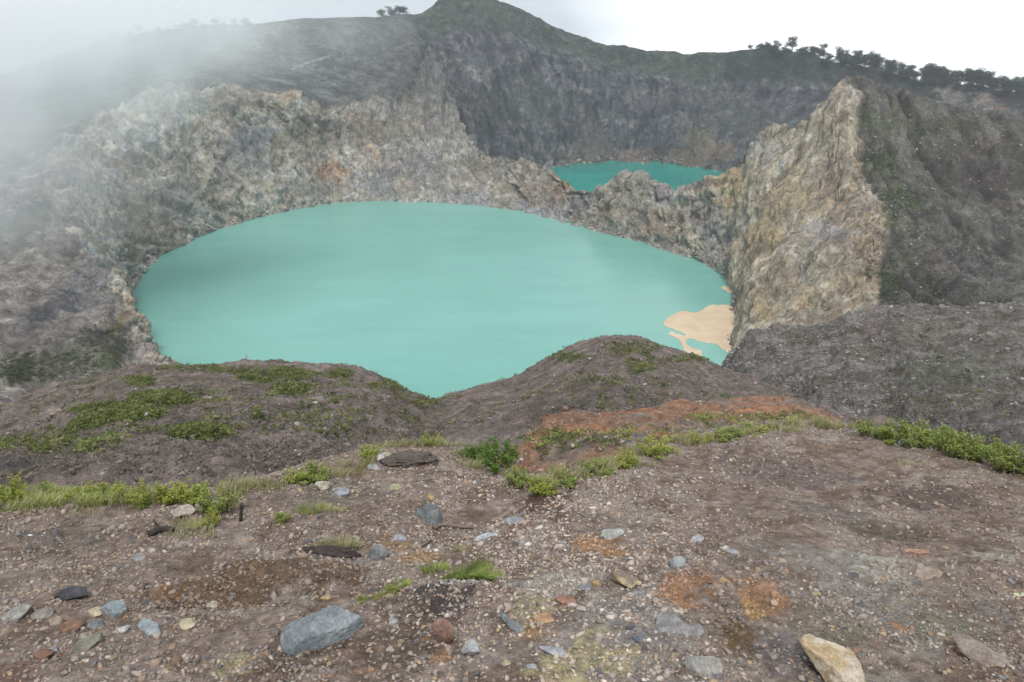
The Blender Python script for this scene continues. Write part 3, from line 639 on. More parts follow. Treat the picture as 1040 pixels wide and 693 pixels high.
def rock(name, px, py, w, h, c1, c2, label, seed, dims=None, rot=(0, 0, 0), bury=.33, cuts=12, keep=.72, zsplit=None, cat='stone', group=None, flat=None):
    """px, py = lower middle of the stone in view, w and h its size there"""
    p = hit(px, py - h * .30); Y = np.linalg.norm(p - np.array([0, 0, CAMZ])) * .985
    W_ = w / FPX * Y; Hh = h / FPX * Y
    D_ = W_ * .75; Z_ = max(Hh * .95 - D_ * .35, Hh * .45)
    if dims: W_, D_, Z_ = W_ * dims[0], W_ * dims[1], W_ * dims[2]
    V, Fc = rock_shape(seed, (W_, D_, Z_), 5 if w > 26 else 4, cuts + 3, keep)
    me = mesh_np(name, V, Fc, stone_m, colors=colour_rock(V, c1, c2, seed, zsplit), link=False)
    o = bpy.data.objects.new(name, me); COL.objects.link(o)
    o.rotation_euler = [math.radians(a) for a in rot]
    o.location = (p[0], p[1], float(gz(p[0], p[1], False)) + Z_ * (.5 - bury))
    tag(o, label, cat, group); CLEAR.append((p[0], p[1], W_ * .5)); return o
bg = (.20, .225, .235); bg2 = (.26, .28, .28); gy = (.22, .22, .225); gy2 = (.31, .31, .31); tan = (.36, .28, .18); tan2 = (.42, .35, .25); br = (.20, .12, .085); br2 = (.27, .18, .13); dg = (.07, .072, .08)
rock('boulder', 330, 662, 82, 50, (.165, .185, .195), (.225, .245, .25), 'large blue grey boulder half sunk in brown soil at lower left', 3, (1, .52, .34), (14, -8, 24), .22, 13, .74, cat='boulder')
rock('stone', 438, 538, 31, 32, (.17, .19, .185), (.22, .235, .23), 'upright grey green wedge of stone standing behind the stick', 15, (1, .7, .85), (0, 0, 10), .15, 8, .62)
rock('stone', 384, 574, 22, 24, (.20, .205, .21), gy2, 'grey faceted stone between the dark peat lip and the grassy mound', 16, (1, .8, .9), (0, 0, 40), .15, 8)
rock('stone', 493, 550, 28, 12, (.33, .36, .38), (.40, .43, .45), 'long flat pale blue slab beside the end of the stick', 7, (1, .45, .14), (4, -4, 16), .1, 14, .8)
rock('stone', 450, 662, 23, 34, (.24, .145, .11), (.30, .20, .155), 'reddish brown upright block below the grassy mound', 8, (1, .7, 1.5), (4, 0, 8), .18, 6, .8)
rock('stone', 479, 671, 24, 22, (.25, .25, .25), (.33, .33, .325), 'light grey rounded stone right of the reddish block', 9, (.9, .8, .65), (0, 0, 60), .2)
rock('boulder', 842, 694, 62, 38, (.40, .30, .18), (.47, .41, .32), 'tan and cream angular boulder at the bottom edge on the right', 10, (1, .72, .46), (6, 14, -20), .2, 9, .64, cat='boulder')
rock('stone', 1002, 678, 58, 26, (.21, .165, .14), (.27, .225, .19), 'brown grey slab tilted out of the ground in the right corner', 11, (1, .55, .22), (12, 16, -28), .3, 12)
rock('stone', 683, 646, 32, 30, (.20, .19, .19), (.25, .24, .235), 'left half of the cracked flat grey stone', 12, (1, .95, .3), (14, 0, -12), .35, 9, .66)
rock('stone', 706, 650, 25, 24, (.21, .20, .20), (.265, .25, .245), 'right half of the cracked flat grey stone', 13, (1, .9, .3), (14, 0, 40), .35, 9, .66)
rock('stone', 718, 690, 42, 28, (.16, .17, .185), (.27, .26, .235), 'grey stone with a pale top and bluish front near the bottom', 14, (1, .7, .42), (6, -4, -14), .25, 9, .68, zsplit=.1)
rock('stone', 631, 600, 32, 24, (.20, .165, .13), (.36, .28, .17), 'ochre wedge shaped stone beside the two small round stones', 5, (1, .6, .45), (0, 8, -32), .2, 9, .66)
rock('stone', 606, 598, 11, 11, (.38, .27, .13), (.42, .31, .17), 'small round ochre stone left of the ochre wedge', 17, (1, .9, .7))
rock('stone', 595, 602, 15, 14, (.20, .195, .21), (.25, .245, .26), 'small rounded purple grey stone left of the round ochre one', 18, (1, .9, .6))
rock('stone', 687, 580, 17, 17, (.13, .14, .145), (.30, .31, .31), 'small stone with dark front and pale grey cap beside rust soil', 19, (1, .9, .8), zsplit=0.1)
rock('stone', 620, 550, 27, 19, (.30, .31, .29), (.37, .37, .35), 'pale grey green flat stone above the orange soil patch', 20, (1, .8, .35), (0, 0, 20), .3)
rock('stone', 389, 470, 18, 11, (.46, .44, .40), (.52, .50, .47), 'whitish rounded stone left of the dead mat of roots', 21, (1, .8, .55))
rock('stone', 380, 479, 15, 10, (.27, .27, .275), (.33, .33, .33), 'small light grey stone just below the whitish one by the roots', 22, (1, .8, .55))
rock('stone', 329, 502, 18, 16, (.40, .37, .28), (.48, .46, .40), 'pale yellow white stone leaning on the slope at left centre', 23, (1, .7, .8), (0, 20, 10))
rock('stone', 345, 504, 20, 10, gy, (.28, .28, .31), 'low grey stone right beside the leaning yellow white one', 24, (1, .8, .5))
rock('stone', 76, 644, 27, 20, (.17, .10, .07), (.23, .145, .10), 'rust brown stone in the cluster of stones at far left', 25, (1, .75, .5), (0, -8, 20))
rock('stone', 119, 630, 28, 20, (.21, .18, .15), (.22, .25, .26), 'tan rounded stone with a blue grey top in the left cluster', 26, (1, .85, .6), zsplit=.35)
rock('stone', 153, 646, 33, 18, (.235, .265, .275), (.27, .30, .31), 'blue grey rectangular flake of slate lying flat at left', 27, (1, .42, .12), (10, 0, -32), .1, 14, .85)
rock('stone', 72, 613, 34, 17, (.055, .055, .062), (.085, .085, .095), 'dark charcoal lump above the rust brown stone at left', 28, (1, .5, .42), (0, -10, 8))
rock('stone', 98, 628, 16, 11, (.36, .30, .18), (.43, .37, .26), 'small pale yellow stone wedged in the left cluster', 29, (1, .8, .6))
rock('stone', 98, 641, 15, 13, (.12, .13, .13), (.16, .17, .165), 'small dark green grey stone below the pale yellow one', 30, (1, .9, .7))
rock('stone', 86, 652, 13, 14, (.27, .24, .18), (.33, .30, .24), 'small tan stone below the rust brown one at left', 31, (.9, .7, .8))
rock('stone', 58, 637, 16, 9, (.24, .20, .15), (.30, .25, .19), 'low tan stone left of the rust brown one', 32, (1, .8, .4))
rock('stone', 17, 632, 26, 17, (.23, .22, .20), (.29, .275, .25), 'grey tan stone at the left edge of the picture', 33, (1, .7, .5), (0, -6, 14))
rock('stone', 45, 630, 20, 11, (.20, .18, .16), (.25, .22, .19), 'low brown stone between the left edge stone and the rust one', 34, (1, .8, .4))
rock('stone', 184, 526, 26, 14, (.33, .29, .24), (.39, .35, .29), 'rounded beige stone under the yellow green shrub at left', 35, (1, .7, .45))
rock('stone', 189, 640, 18, 14, (.38, .34, .22), (.43, .38, .27), 'pale yellow angular stone right of the slate flake', 36, (1, .8, .6))
rock('stone', 126, 644, 13, 7, (.47, .45, .42), (.52, .50, .47), 'small white oval stone left of the slate flake', 37, (1, .7, .5))
rock('stone', 522, 648, 44, 34, (.17, .175, .18), (.23, .235, .235), 'long narrow grey slab slanting down right of the grassy mound', 38, (1, .28, .2), (0, 12, -42), .3, 14, .8)
rock('stone', 45, 675, 20, 20, (.17, .095, .065), (.21, .125, .09), 'red brown stone low at the far left bottom', 39, (1, .8, .5))
rock('stone', 54, 668, 12, 10, (.25, .25, .26), (.30, .30, .31), 'small grey stone beside the low red brown one', 40, (1, .8, .6))
rock('stone', 90, 662, 34, 16, (.15, .14, .115), (.20, .185, .15), 'mossy grey brown stone under the left cluster', 41, (1, .6, .35), (0, -8, 28))
rock('stone', 931, 565, 27, 10, (.32, .18, .125), (.36, .23, .17), 'flat pinkish stone on the open ground at right', 42, (1, .6, .16), (0, 0, 0), .45)
rock('stone', 942, 590, 42, 14, (.25, .19, .145), (.30, .24, .19), 'wide flat tan slab on the right below the pinkish one', 43, (1, .5, .12), (6, 8, 8), .45)
rock('stone', 710, 552, 21, 10, (.30, .30, .31), (.36, .36, .37), 'flat pale grey stone on the open ground right of centre', 44, (1, .7, .2), (0, 0, 0), .4)
rock('stone', 572, 616, 26, 13, (.23, .13, .09), (.28, .165, .12), 'flat rusty red stone below the purple grey stone', 45, (1, .6, .25), (0, 0, -20), .4)
rock('stone', 525, 533, 28, 10, (.22, .225, .225), (.28, .28, .28), 'flat grey slab on the dark soil right of the path', 46, (1, .6, .2), (0, 0, 4), .4)
rock('stone', 333, 612, 15, 7, (.36, .27, .15), (.40, .31, .18), 'small yellow brown stone above the large boulder', 47, (1, .6, .4))
rock('stone', 400, 637, 11, 9, (.30, .30, .29), (.34, .34, .33), 'small pale stone between the large boulder and red block', 48, (1, .9, .7))
rock('stone', 830, 608, 10, 7, (.36, .29, .16), (.40, .33, .20), 'small yellow pebble alone on the right hand ground', 49, (1, .8, .5))
rock('stone', 737, 596, 12, 8, (.38, .27, .13), (.42, .31, .17), 'small orange yellow stone among rust coloured soil', 50, (1, .8, .6))
rock('stone', 725, 578, 10, 10, (.36, .30, .22), (.40, .34, .26), 'small cream stone above the orange yellow one', 51, (.9, .8, .8))
rock('stone', 920, 455, 17, 9, (.28, .30, .33), (.34, .36, .39), 'bluish grey stone at the foot of the green hedge', 52, (1, .7, .45))
rock('stone', 553, 634, 24, 10, (.33, .20, .12), (.37, .24, .15), 'low orange stone right of the slanting slab', 53, (1, .7, .35))
rock('stone', 650, 655, 14, 9, (.12, .13, .16), (.16, .17, .20), 'small dark blue stone among pale gravel near the bottom', 54, (1, .7, .5))
rock('stone', 404, 498, 16, 8, (.31, .29, .17), (.36, .34, .24), 'small mossy yellow stone on the gravel left of the path', 55, (1, .8, .45))
rock('stone', 406, 552, 18, 13, (.29, .28, .31), (.35, .335, .35), 'pale mauve stone left of the upright wedge', 56, (1, .8, .6))
rock('stone', 437, 508, 9, 6, (.40, .24, .10), (.44, .28, .13), 'tiny orange stone above the upright wedge', 57, (1, .8, .6))
rock('stone', 140, 571, 14, 10, (.22, .22, .21), (.26, .26, .25), 'grey stone alone in fine gravel at left', 58, (1, .8, .5))
rock('stone', 562, 668, 30, 12, (.30, .30, .32), (.35, .35, .37), 'pale bluish slab lying near the yellow soil at the bottom', 59, (1, .45, .2), (0, 0, -24), .4)
rock('stone', 540, 680, 12, 10, (.30, .31, .33), (.34, .35, .37), 'small blue grey stone at the bottom centre', 60, (1, .8, .6))
rock('stone', 514, 678, 10, 9, (.38, .34, .20), (.42, .38, .25), 'small yellowish stone at the bottom centre left', 61, (1, .8, .6))
rock('stone', 215, 619, 12, 8, (.31, .26, .19), (.36, .31, .24), 'beige stone right of the pale yellow angular one', 62, (1, .8, .6))
rock('stone', 745, 565, 13, 9, (.31, .295, .30), (.36, .345, .35), 'small mauve stone right of the flat pale grey stone', 63, (1, .8, .5))
# loose stones: countable, copied from a few shapes
protos = []
pal = [((.20, .18, .17), (.26, .235, .225), 'small brown grey stone lying loose in the gravel', 'brown grey loose stones'),
       ((.30, .28, .265), (.38, .36, .34), 'small pale stone lying loose in the gravel', 'pale loose stones'),
       ((.14, .14, .15), (.19, .19, .20), 'small dark grey stone lying loose in the gravel', 'dark grey loose stones'),
       ((.22, .145, .10), (.28, .20, .15), 'small rusty brown stone lying loose in the gravel', 'rusty loose stones'),
       ((.30, .25, .165), (.38, .32, .23), 'small yellowish stone lying loose in the gravel', 'yellowish loose stones')]
for ci_, (c1, c2, lb, gr) in enumerate(pal):
    for k in range(3):
        sd = 900 + ci_ * 10 + k
        V, Fc = rock_shape(sd, (1, random.uniform(.6, .9), random.uniform(.4, .65)), 3, 10, .68)
        protos.append((mesh_np('loose_stone', V, Fc, stone_m, colors=colour_rock(V, c1, c2, sd), link=False), lb, gr, ci_))
k = 0; tries = 0
while k < 235 and tries < 5000:
    tries += 1
    py = random.uniform(480, 690) if random.random() < .75 else random.uniform(560, 690); px = random.uniform(8, 1032)
    if px > 640 and random.random() < .55: continue
    p = hit(px, py)
    if p[1] > np.interp(p[0] / p[1], et, eY) - .1: continue
    s = random.choice([.018, .022, .026, .03, .036, .045]) * random.uniform(.8, 1.15)
    if any((p[0] - a) ** 2 + (p[1] - b) ** 2 < (r + s) ** 2 for a, b, r in CLEAR): continue
    me, lb, gr, ci_ = protos[random.choices(range(15), weights=[5, 5, 5, 4, 4, 4, 2.4, 2.4, 2.4, 1.4, 1.4, 1.4, 1.5, 1.5, 1.5])[0]]
    o = bpy.data.objects.new('loose_stone', me); COL.objects.link(o)
    o.scale = (s, s, s); o.rotation_euler = (random.uniform(-.3, .3), random.uniform(-.3, .3), random.uniform(0, 6.3))
    o.location = (p[0], p[1], float(gz(p[0], p[1])) + s * .12); tag(o, lb, 'stone', gr); CLEAR.append((p[0], p[1], s * .6)); k += 1

# loose blocks lying on the far slopes and along the shore
def blocks(name, P, s, seed, pal_, mat):
    r = np.random.default_rng(seed); n = len(P); V, Fc = I1; nv = len(V)
    VV = V[None] * (1 + .3 * r.normal(size=(n, nv, 1)).clip(-1.5, 1.5)) * (s[:, None] * np.stack([r.uniform(.8, 1.4, n), r.uniform(.6, 1, n), r.uniform(.4, .85, n)], -1))[:, None]
    VV = np.einsum('nij,nvj->nvi', rotmats(n, .4), VV) + P[:, None]
    c = np.array(pal_)[r.integers(0, len(pal_), n)] * r.uniform(.75, 1.25, (n, 1))
    return tag(mesh_np(name, VV.reshape(-1, 3), (Fc[None] + (np.arange(n) * nv)[:, None, None]).reshape(-1, 3), mat, colors=np.repeat(c, nv, 0), smooth_=False), kind='stuff')
blockm = rock_mat('block_stone', [1.5], (.6, .5), contrast=.3)
r_ = np.random.default_rng(77)
S_ = CRATER; rows = np.where((S_[..., 2] > LAKE - .5) & (S_[..., 2] < LAKE + 5) & (np.linspace(0, W.shape[1] - 1, S_.shape[1])[None] < 2.2)); k_ = r_.choice(len(rows[0]), 2600)
P_ = S_[rows[0][k_], rows[1][k_]] + r_.normal(0, .8, (2600, 3)) * [1, 1, 0]; P_[:, 2] = np.maximum(P_[:, 2] - .4, LAKE - .2)
keep_ = pn(P_ / 25, 3) > -.15; blocks('shore_debris', P_[keep_], (.3 + 1.2 * r_.uniform(0, 1, keep_.sum()) ** 4), 78, [(.3, .28, .25), (.4, .38, .35), (.2, .2, .2), (.34, .26, .19), (.14, .14, .15)], blockm)
S_ = FAR; rows = np.where((S_[..., 2] > LAKE - .5) & (S_[..., 2] < LAKE + 5)); k_ = r_.choice(len(rows[0]), 500); P_ = S_[rows[0][k_], rows[1][k_]]; P_[:, 2] = np.maximum(P_[:, 2] - .4, LAKE - .2)
blocks('shore_debris', P_, (.6 + 2.0 * r_.uniform(0, 1, 500) ** 3), 79, [(.25, .23, .2), (.33, .28, .24), (.15, .15, .15)], blockm)
def strew(name, S, n, s0, s1, seed, Yr, pal_, thr=-.2):
    r = np.random.default_rng(seed); W_ = S.reshape(-1, 3); px, py = project(W_); ok = np.where((px > -150) & (px < 1200) & (W_[:, 1] > Yr[0]) & (W_[:, 1] < Yr[1]) & (pn(W_ / 9, seed) + .4 * pn(W_ / 2.5, seed + 1) > thr))[0]
    j = r.choice(ok, n); P = W_[j] + r.normal(0, .25, (n, 3)) * [1, 1, 0]; s = s0 * (s1 / s0) ** (r.uniform(0, 1, n) ** 2.4); blocks(name, P, s * (.35 + W_[j, 1] / Yr[1]), seed, pal_, blockm)
sp_ = [(.25, .22, .20), (.30, .275, .255), (.22, .19, .17), (.15, .13, .12), (.24, .19, .16)]
strew('hill_scree_stones', HS, 15000, .03, .17, 80, (9, 100), sp_)
strew('hill_scree_stones', RS, 17000, .06, .34, 81, (25, 175), [(.24, .225, .21), (.29, .275, .26), (.22, .205, .195), (.16, .15, .145)], -.25)
strew('slope_stones', CRATER[int(32.3 * 22):, 104:], 3200, .12, .62, 83, (180, 420), [(.24, .225, .2), (.31, .295, .27), (.15, .145, .135)], -.1)
strew('bank_stones', TS, 3500, .015, .09, 82, (9, 34), [(.3, .24, .2), (.38, .34, .3), (.26, .15, .1), (.18, .15, .14)])
# ------------------------------------------------------------------ wood: stick, log, dead stem
def simple_mat(name, c1, c2, scale, rough=.9, stretch=(1, 1, 1), bump=.4, translucent=0):
    m, nt, b = new_mat(name); n = mapped_noise(nt, scale, 5, .6, stretch)
    c = mixc(nt, 'MIX', ramp_val(nt, n.outputs['Fac'], .35, .65), c1, c2); nt.links.new(c, b.inputs['Base Color']); b.inputs['Roughness'].default_value = rough
    b.inputs['Specular IOR Level'].default_value = .25
    bp = nt.nodes.new('ShaderNodeBump'); bp.inputs['Strength'].default_value = bump; bp.inputs['Distance'].default_value = .5 / scale
    nt.links.new(n.outputs['Fac'], bp.inputs['Height']); nt.links.new(bp.outputs[0], b.inputs['Normal'])
    if translucent:
        tr = nt.nodes.new('ShaderNodeBsdfTranslucent'); nt.links.new(c, tr.inputs['Color']); mx = nt.nodes.new('ShaderNodeMixShader'); mx.inputs[0].default_value = translucent
        nt.links.new(b.outputs[0], mx.inputs[1]); nt.links.new(tr.outputs[0], mx.inputs[2]); nt.links.new(mx.outputs[0], nt.nodes['Material Output'].inputs['Surface'])
    return m
def tube(paths, seg=7, seed=0, knob=.12):
    Vs, Fs, off = [], [], 0
    for pts, r0, r1 in paths:
        P = catmull(np.array(pts, float), 5); n = len(P); T = np.gradient(P, axis=0); T /= np.linalg.norm(T, axis=1)[:, None] + 1e-9
        up = np.array([.13, .27, .95]); A = np.cross(T, up); A /= np.linalg.norm(A, axis=1)[:, None] + 1e-9; Bn = np.cross(T, A)
        R = np.linspace(r0, r1, n); th = np.arange(seg) / seg * 2 * np.pi
        R2 = R[:, None] * (1 + knob * np.sin(np.arange(n)[:, None] * 1.7 + th[None] * 2 + seed))
        V = P[:, None] + R2[..., None] * (np.cos(th)[None, :, None] * A[:, None] + np.sin(th)[None, :, None] * Bn[:, None])
        V = np.concatenate([V.reshape(-1, 3), P[:1], P[-1:]]); i = np.arange(n - 1)[:, None] * seg; j = np.arange(seg)[None]
        q = np.stack([i + j, i + (j + 1) % seg, i + seg + (j + 1) % seg, i + seg + j], -1).reshape(-1, 4)
        tri = np.concatenate([q[:, [0, 1, 2]], q[:, [0, 2, 3]]])
        cap0 = np.array([[n * seg, (a + 1) % seg, a] for a in range(seg)]); b0 = (n - 1) * seg; cap1 = np.array([[n * seg + 1, b0 + a, b0 + (a + 1) % seg] for a in range(seg)])
        F_ = np.concatenate([tri, cap0, cap1]) + off; Vs.append(V); Fs.append(F_); off += len(V)
    return np.concatenate(Vs), np.concatenate(Fs)
wood = simple_mat('weathered_wood', (.13, .095, .08), (.21, .17, .15), 60, .9, (1, 1, 3)); darkwood = simple_mat('dark_peat', (.035, .028, .026), (.075, .06, .052), 45, .95, bump=.9); palewood = simple_mat('bleached_wood', (.36, .33, .28), (.46, .43, .38), 40)
def on(px, py, up=0): 
    p = hit(px, py); return [p[0], p[1], float(gz(p[0], p[1])) + up]
V, Fc = tube([([on(441, 538, .012), on(450, 537, .022), on(466, 538, .016), on(481, 539, .014)], .014, .010), ([on(468, 539, .014), on(474, 536, .03)], .007, .003)])
tag(mesh_np('stick', V, Fc, wood), 'short brown stick lying in front of the upright grey stone', 'stick')
V, Fc = tube([([on(152, 546, .02), on(165, 542, .03), on(178, 541, .015)], .022, .014), ([on(163, 543, .03), on(158, 538, .06)], .010, .006)])
tag(mesh_np('dead_branch', V, Fc, darkwood), 'dark rotten branch on the gravel under the left shrubs', 'branch')
V, Fc = tube([([on(244, 530, -.02), on(246, 530, .05), on(248, 530, .12)], .012, .006), ([on(246, 530, .05), on(250, 530, .10)], .006, .003)])
tag(mesh_np('withered_twig', V, Fc, darkwood), 'short dark dead stem sticking up right of the left shrubs', 'twig')
V, Fc = tube([([on(421, 560, .008), on(432, 556, .02), on(438, 550, .012)], .008, .005)])
tag(mesh_np('twig', V, Fc, wood), 'thin twig bent over the orange soil below the stick', 'twig')
soilm = simple_mat('peaty_soil', (.085, .066, .055), (.15, .12, .10), 55, .95, bump=1.)
def lump(name, px, py, w, dims, rot, mat, label, cat, seed, tilt=0):
    p = hit(px, py); Y = np.linalg.norm(p - np.array([0, 0, CAMZ])); W_ = w / FPX * Y
    V, Fc = ico(5); V = V * (1 + .3 * fbm(V * 1.6 + seed, 3, seed)[:, None] + .09 * fbm(V * np.array([5, 5, 11]) + seed, 4, seed + 2, .7)[:, None])
    V = V * np.array(dims) * W_ / 2
    o = mesh_np(name, V, Fc, mat); o.location = (p[0], p[1], float(gz(p[0], p[1], False)) + dims[2] * W_ * .18); o.rotation_euler = (0, tilt, math.radians(rot)); tag(o, label, cat); return o
matm = simple_mat('dead_root_mat', (.07, .058, .05), (.14, .115, .10), 70, .95, bump=1.)
lump('root_mat', 417, 470, 50, (1, .45, .26), 5, matm, 'dark brown mat of dead roots at the top of the gravel by the path', 'roots', 5)
lump('peat_lip', 335, 563, 52, (1, .3, .18), -10, darkwood, 'dark overhanging lip of peat with grass on top', 'peat', 6)
0 and lump('peat_mound', 460, 606, 66, (1, .7, .2), -14, soilm, 'dark grassy mound of peat above the reddish block', 'mound', 8)
# litter
def crumple(name, px, py, w, label, seed, dims=(1, .7, .5)):
    p = hit(px, py); Y = np.linalg.norm(p - np.array([0, 0, CAMZ])); W_ = w / FPX * Y
    V, Fc = rock_shape(seed, (W_ * dims[0], W_ * dims[1], W_ * dims[2]), 3, 18, .7, .15)
    o = mesh_np(name, V, Fc, paper, smooth_=False); o.location = (p[0], p[1], float(gz(p[0], p[1])) + W_ * dims[2] * .3); tag(o, label, 'litter'); return o
paper = simple_mat('white_paper', (.72, .72, .74), (.80, .80, .82), 80, .7)
crumple('paper_scrap', 621, 481, 11, 'crumpled white scrap of paper on dark soil near the grass', 70)
crumple('paper_scrap', 415, 626, 7, 'thin white scrap right of the large boulder', 71, (1, .3, .2)).rotation_euler = (0, 0, .9)
crumple('paper_scrap', 30, 545, 6, 'tiny white scrap on the gravel at far left', 72, (1, .35, .2)).rotation_euler = (0, 0, .4)
# yellow-green leaf at right edge
p = on(1034, 606, .008); th = np.linspace(0, 2 * np.pi, 14, endpoint=False)
V = np.stack([.028 * np.cos(th), .012 * np.sin(th), .003 * np.cos(th * 2)], -1); V = np.concatenate([V, V - [0, 0, .0015]])
me = bpy.data.meshes.new('fallen_leaf'); me.from_pydata([tuple(v) for v in V], [], [list(range(14)), list(range(27, 13, -1))] + [[i, (i + 1) % 14, 14 + (i + 1) % 14, 14 + i] for i in range(14)])
me.materials.append(simple_mat('leaf_pale', (.42, .44, .26), (.5, .5, .34), 60)); o = bpy.data.objects.new('fallen_leaf', me); o.location = p; COL.objects.link(o); tag(o, 'pale green fallen leaf on the gravel at the right edge', 'leaf')

# ------------------------------------------------------------------ plants
def leaf_mesh(P, Dn, L, Wd, rs, droop=.25):
    """diamond leaves with a mid fold: P base, Dn direction"""
    n = len(P); side = np.cross(Dn, rs.normal(size=(n, 3))); side /= np.linalg.norm(side, axis=1)[:, None] + 1e-9
    nn = np.cross(Dn, side); L = np.broadcast_to(L, n)[:, None]; Wd = np.broadcast_to(Wd, n)[:, None]
    a = P; m = P + Dn * L * .5; l = m + side * Wd * .5 + nn * Wd * .15; r = m - side * Wd * .5 + nn * Wd * .15; t = P + Dn * L - np.array([0, 0, 1]) * L * droop
    V = np.stack([a, l, t, r], 1).reshape(-1, 3); i = np.arange(n)[:, None] * 4
    return V, np.concatenate([i + [0, 1, 2], i + [0, 2, 3]])
def attr_leaf(name, translucent=.35):
    m, nt, b = new_mat(name); a_ = nt.nodes.new('ShaderNodeAttribute'); a_.attribute_name = 'col'
    nt.links.new(a_.outputs['Color'], b.inputs['Base Color']); b.inputs['Roughness'].default_value = .6; b.inputs['Specular IOR Level'].default_value = .3
    tr = nt.nodes.new('ShaderNodeBsdfTranslucent'); nt.links.new(a_.outputs['Color'], tr.inputs['Color']); mx = nt.nodes.new('ShaderNodeMixShader'); mx.inputs[0].default_value = translucent
    nt.links.new(b.outputs[0], mx.inputs[1]); nt.links.new(tr.outputs[0], mx.inputs[2]); nt.links.new(mx.outputs[0], nt.nodes['Material Output'].inputs['Surface'])
    return m
leafm = attr_leaf('shrub_leaf'); grassm = attr_leaf('grass_blade'); stemm = simple_mat('shrub_stem', (.10, .075, .045), (.16, .12, .07), 50)
def shrub_meshes(seed, nst, nleaf, pals, L=.021):
    nleaf = int(nleaf * 1.5)
    r = np.random.default_rng(seed); paths = []; LP, LD = [], []
    for s in range(nst):
        a = r.uniform(0, 6.28); sp = r.uniform(0, 1) ** .7; b0 = np.array([math.cos(a), math.sin(a), 0]) * sp * .28
        lean = np.array([math.cos(a), math.sin(a), 0]) * r.uniform(.1, .35) + np.array([*r.normal(0, .08, 2), 0]); h = r.uniform(.55, 1) * (1.05 - .4 * sp)
        pts = [b0 + [0, 0, -.05], b0 + lean * .35 + [0, 0, h * .5], b0 + lean + [0, 0, h]]; paths.append((pts, .011, .004))
        t = r.uniform(.2, 1, nleaf) ** .8; pp = (1 - t)[:, None] ** 2 * pts[0] + 2 * (t * (1 - t))[:, None] * pts[1] + (t ** 2)[:, None] * pts[2]
        d = r.normal(size=(nleaf, 3)); d[:, 2] = np.abs(d[:, 2]) * .8 + .45; d /= np.linalg.norm(d, axis=1)[:, None]
        LP.append(pp + d * r.uniform(0, .07, (nleaf, 1))); LD.append(d)
    LP, LD = np.concatenate(LP), np.concatenate(LD)
    V, Fc = leaf_mesh(LP, LD, L * 4 * r.uniform(.7, 1.3, len(LP)), L * 1.9, r)
    pals = np.array(pals); c = pals[r.integers(0, len(pals), len(LP))] * r.uniform(.75, 1.25, (len(LP), 1))
    sv, sf = tube(paths, 5)
    return mesh_np('foliage', V, Fc, leafm, colors=np.repeat(c, 4, 0), link=False, smooth_=False), mesh_np('stem', sv, sf, stemm, link=False)
yg = [(.34, .40, .06), (.27, .35, .06), (.42, .45, .09), (.20, .26, .05), (.46, .42, .13)]
bgn = [(.27, .36, .07), (.22, .31, .06), (.34, .41, .10), (.15, .21, .045), (.40, .42, .15), (.30, .26, .13)]
dgn = [(.11, .20, .04), (.15, .25, .05), (.20, .29, .06), (.08, .14, .03)]
SM = {'y': [shrub_meshes(10 + i, 22, 42, yg) for i in range(3)], 'b': [shrub_meshes(20 + i, 24, 46, bgn) for i in range(3)], 'd': [shrub_meshes(30 + i, 22, 44, dgn) for i in range(2)]}
nsh = 0
def shrub(px, py, w, h, kind, label, group=None, name='shrub'):
    global nsh
    p = hit(px, py); x, y = p[0], p[1]; Ye = float(np.interp(x / y, et, eY))
    if y > Ye + .6: y2 = Ye + .35; x = x / y * y2; y = y2
    z = float(gz(x, y, False)); Y = math.hypot(y, z - CAMZ, x)
    e = bpy.data.objects.new(name, None); COL.objects.link(e); e.location = (x, y, z - .01); e.rotation_euler = (0, 0, random.uniform(0, 6.3)); e.empty_display_size = .1
    sw = w / FPX * Y * 1.0; shh = h / FPX * Y * (.82 if 530 < px < 860 else .95); e.scale = (sw, sw, shh)
    f, s = SM[kind][nsh % len(SM[kind])]; nsh += 1
    for m_ in (f, s):
        c = bpy.data.objects.new(m_.name.split('.')[0], m_); COL.objects.link(c); c.parent = e
    tag(e, label, 'shrub', group); return e
shrub(12, 510, 30, 22, 'y', 'yellow green shrub in the grass at the left edge')
shrub(48, 506, 26, 16, 'b', 'small green shrub second in the grass from the left edge')
shrub(80, 508, 30, 15, 'y', 'low yellow green shrub in the middle of the left grass')
shrub(112, 507, 30, 18, 'y', 'yellow green shrub where the left grass strip thins out')
shrub(150, 512, 34, 24, 'y', 'first yellow green shrub after the grass on the left edge')
shrub(176, 511, 36, 26, 'y', 'yellow green shrub behind the rounded beige stone')
shrub(200, 513, 34, 24, 'y', 'yellow green shrub left of the bright end shrub')
shrub(226, 522, 34, 30, 'b', 'bright green shrub at the right end of the left row')
shrub(214, 536, 20, 18, 'y', 'small low shrub in front of the bright end shrub')
shrub(300, 490, 26, 16, 'y', 'small yellow green shrub on the ledge left of the white stone')
shrub(322, 486, 34, 20, 'b', 'leafy green shrub above the leaning yellow white stone')
shrub(375, 462, 26, 16, 'y', 'yellow green tufted shrub left of the whitish stone')
shrub(286, 530, 18, 12, 'b', 'tiny green shrub alone on the gravel at left')
shrub(438, 452, 22, 16, 'y', 'dark tipped shrub behind the dead root mat')
shrub(488, 466, 36, 22, 'd', 'dark green shrub just right of the path')
shrub(508, 474, 42, 38, 'd', 'tallest dark green shrub right of the path')
shrub(524, 494, 30, 20, 'b', 'small bright shrub in front of the tall dark one')
shrub(550, 500, 34, 24, 'y', 'yellow green shrub on the bank edge over dark soil')
shrub(575, 492, 30, 18, 'b', 'low green shrub right of the one over dark soil')
shrub(605, 480, 34, 20, 'b', 'green shrub above the white paper scrap on the left')
shrub(634, 474, 30, 20, 'y', 'pale shrub directly above the white paper scrap')
shrub(664, 462, 34, 22, 'y', 'yellow green shrub below the bleached sticks')
